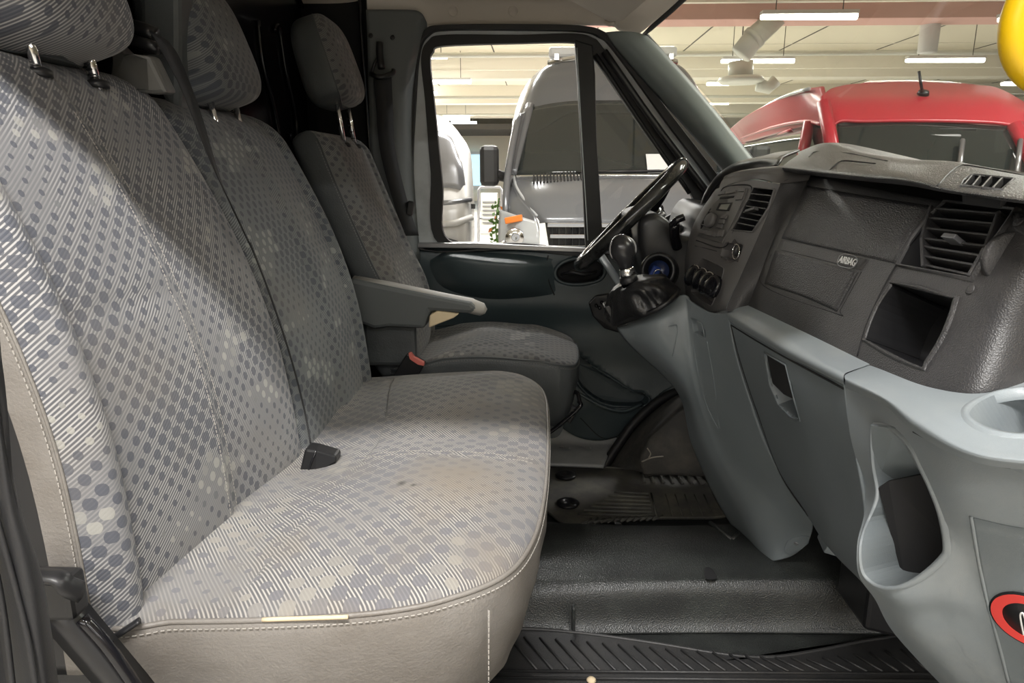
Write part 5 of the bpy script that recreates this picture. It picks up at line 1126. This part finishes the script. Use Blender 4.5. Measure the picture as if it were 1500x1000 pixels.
# ------------------------------------------------------------------ red van seen through the windscreen
rv = thing('red_van', 'red van parked facing us beyond the windscreen', 'van', (3.6, 7, GZ))
Patch([[Q(1204, 140, 6.25), Q(1222, 128, 6.6), Q(1262, 122, 7.2), Q(1340, 120, 7.4), Q(1430, 124, 7.2), Q(1470, 132, 6.9), Q(1530, 168, 6.5)],
       [Q(1208, 165, 6.1), Q(1226, 150, 6.2), Q(1264, 142, 6.4), Q(1340, 140, 6.5), Q(1430, 143, 6.4), Q(1478, 152, 6.3), Q(1536, 180, 6.2)],
       [Q(1214, 200, 6.0), Q(1228, 178, 6.0), Q(1266, 177, 6.0), Q(1340, 176, 6.0), Q(1430, 178, 6.0), Q(1486, 184, 6.0), Q(1545, 205, 6.0)]], 24, 50).build('roof_front', VRED, rv, solid=.02)
Patch([[Q(1262, 122, 7.2), Q(1340, 120, 7.4), Q(1430, 124, 7.2)], [Q(1275, 118, 11), Q(1330, 117, 11), Q(1390, 119, 11)]], 8, 12).build('roof_top', VRED, rv, solid=.02)
Patch([[Q(1068, 190, 11.5), Q(1090, 172, 10.2), Q(1125, 152, 8.8), Q(1165, 134, 7.6), Q(1205, 126, 6.8)],
       [Q(1072, 200, 11.5), Q(1096, 184, 10.2), Q(1132, 172, 8.8), Q(1172, 160, 7.5), Q(1210, 152, 6.4)],
       [Q(1078, 210, 11.5), Q(1102, 206, 10.2), Q(1138, 196, 8.8), Q(1178, 186, 7.4), Q(1216, 182, 6.2)]], 20, 30).build('side_upper', VRED, rv, solid=.02)
Patch([[Q(1078, 208, 11.5), Q(1138, 194, 8.8), Q(1216, 180, 6.2)], [Q(1078, 300, 11.5), Q(1138, 320, 8.8), Q(1216, 350, 6.2)]], 8, 20).build('side_glass', VDG, rv, solid=.02)
rx = Q(1536, 180, 6.2)
Patch([[(rx[0] - .1, 6.5, rx[2] + .08), (rx[0] + .3, 9, rx[2] + .1), (rx[0] + .6, 11.5, rx[2] + .1)], [(rx[0] + .05, 6.1, 1.2), (rx[0] + .4, 9, 1.2), (rx[0] + .7, 11.5, 1.2)],
       [(rx[0] + .1, 5.7, .4), (rx[0] + .42, 9, .4), (rx[0] + .72, 11.5, .4)], [(rx[0] + .1, 5.2, -.5), (rx[0] + .42, 9, -.5), (rx[0] + .72, 11.5, -.5)]], 14, 16).build('side_panel', VRED, rv, solid=.02)
tube('door_pillar', [Q(1186, 178, 6.9), Q(1178, 215, 6.9), Q(1170, 260, 6.8)], .055, VRED, rv, n=8)
tube('windscreen_pillar', [Q(1206, 150, 6.1), Q(1216, 200, 5.95), Q(1226, 260, 5.7)], .055, VRED, rv, n=8)
tube('windscreen_pillar', [Q(1486, 184, 6.0), Q(1510, 230, 5.8), Q(1530, 280, 5.6)], .06, VRED, rv, n=8)
Patch([[Q(1226, 180, 6.02), Q(1340, 177, 6.02), Q(1486, 186, 6.02)], [Q(1230, 215, 5.85), Q(1340, 215, 5.85), Q(1505, 225, 5.85)], [Q(1236, 270, 5.6), Q(1340, 270, 5.6), Q(1525, 290, 5.6)]], 10, 30).build('windscreen', VDG, rv, solid=.01)
Patch([[Q(1226, 270, 5.58), Q(1340, 275, 5.58), Q(1530, 290, 5.58)], [Q(1226, 360, 5.0), Q(1340, 360, 5.0), Q(1530, 380, 5.0)], [Q(1226, 560, 4.95), Q(1340, 560, 4.95), Q(1530, 600, 4.95)]], 10, 20).build('bonnet', VRED, rv, solid=.02)
for P in ([(1084, 183, 11.0), (1110, 163, 9.6), (1145, 143, 8.2), (1185, 130, 7.0)], [(1076, 212, 11.5), (1118, 204, 9.8), (1160, 190, 8.0)], [(1085, 203, 11), (1130, 187, 9), (1175, 178, 7.4), (1205, 182, 6.3)]):
    tube('roof_gutter', [Q(*p) for p in P], .018, LENS if P[0][0] == 1084 else VRED, rv, res=16)
tube('aerial_rod', [Q(1351, 135, 6.45), Q(1346, 104, 6.45)], .012, BLK, rv, n=6); lathe('aerial_base', [(.05, 0), (.04, .03), (.001, .04)], Q(1352, 138, 6.5), (0, -.5, 1), BLK, rv, 14)
box('inner_mirror', Q(1382, 204, 5.95), (.26, .04, .08), SILV, rv, bevel=.015)
box('sun_strip', Q(1335, 190, 5.98), (1.0, .01, .02), BLK, rv)
for x in (1410, 1495): tube('pillar_reflection_post', [Q(x, 205, 5.85), Q(x - 6, 260, 5.6)], .02, SILV, rv, n=6)
# ------------------------------------------------------------------ pale motorhome at the left of the door window
mh = thing('motorhome', 'white motorhome partly seen through the left of the door window', 'motorhome', tuple(Q(650, 300, 9)) [:2] + (GZ,))
Patch([[Q(560, 140, 9.6), Q(640, 168, 9.4), Q(662, 182, 9.4), Q(680, 205, 9.5), Q(686, 215, 10.2)], [Q(560, 190, 9.2), Q(640, 205, 9.1), Q(664, 212, 9.1), Q(684, 222, 9.2), Q(690, 228, 10.2)],
       [Q(560, 260, 9.0), Q(640, 262, 8.9), Q(668, 264, 8.9), Q(688, 268, 9.0), Q(693, 268, 10.2)], [Q(560, 320, 8.8), Q(640, 320, 8.7), Q(668, 320, 8.7), Q(690, 320, 8.8), Q(695, 320, 10.2)], [Q(560, 420, 8.8), Q(640, 420, 8.7), Q(668, 420, 8.7), Q(690, 420, 8.8), Q(695, 420, 10.2)]], 30, 30).build('coach_body', VWH, mh, solid=.02)
mw = Patch([[Q(600, 185, 8.95), Q(655, 196, 9.0), Q(672, 225, 9.0)], [Q(600, 240, 8.9), Q(660, 240, 8.85), Q(678, 245, 8.88)], [Q(600, 275, 8.85), Q(662, 275, 8.82), Q(684, 285, 8.85)]], 10, 12); mw.build('windscreen', SILV, mh, solid=.01)
tube('trim_line', [Q(636, 298, 8.6), Q(665, 296, 8.6), Q(690, 292, 8.75)], .03, SILV, mh); tube('trim_line', [Q(636, 330, 8.6), Q(668, 326, 8.6), Q(692, 318, 8.7)], .04, VWH, mh)
lathe('wheel', [(.001, 0), (.2, 0), (.3, -.02), (.34, .05), (.34, .25)], Q(650, 392, 8.5), (0, 1, .0), RUB, mh, 28)
lathe('wheel_trim', [(.001, 0), (.18, 0), (.2, .02), (.2, .04)], Q(650, 392, 8.44), (0, 1, 0), SILV, mh, 24)
box('marker_lamp', Q(693, 302, 8.9), (.05, .05, .06), BLK, mh)
box('pallet', Q(706, 362, 10), (.3, .4, .35), plastic('timber', (.45, .33, .18), .8), mh) if False else None
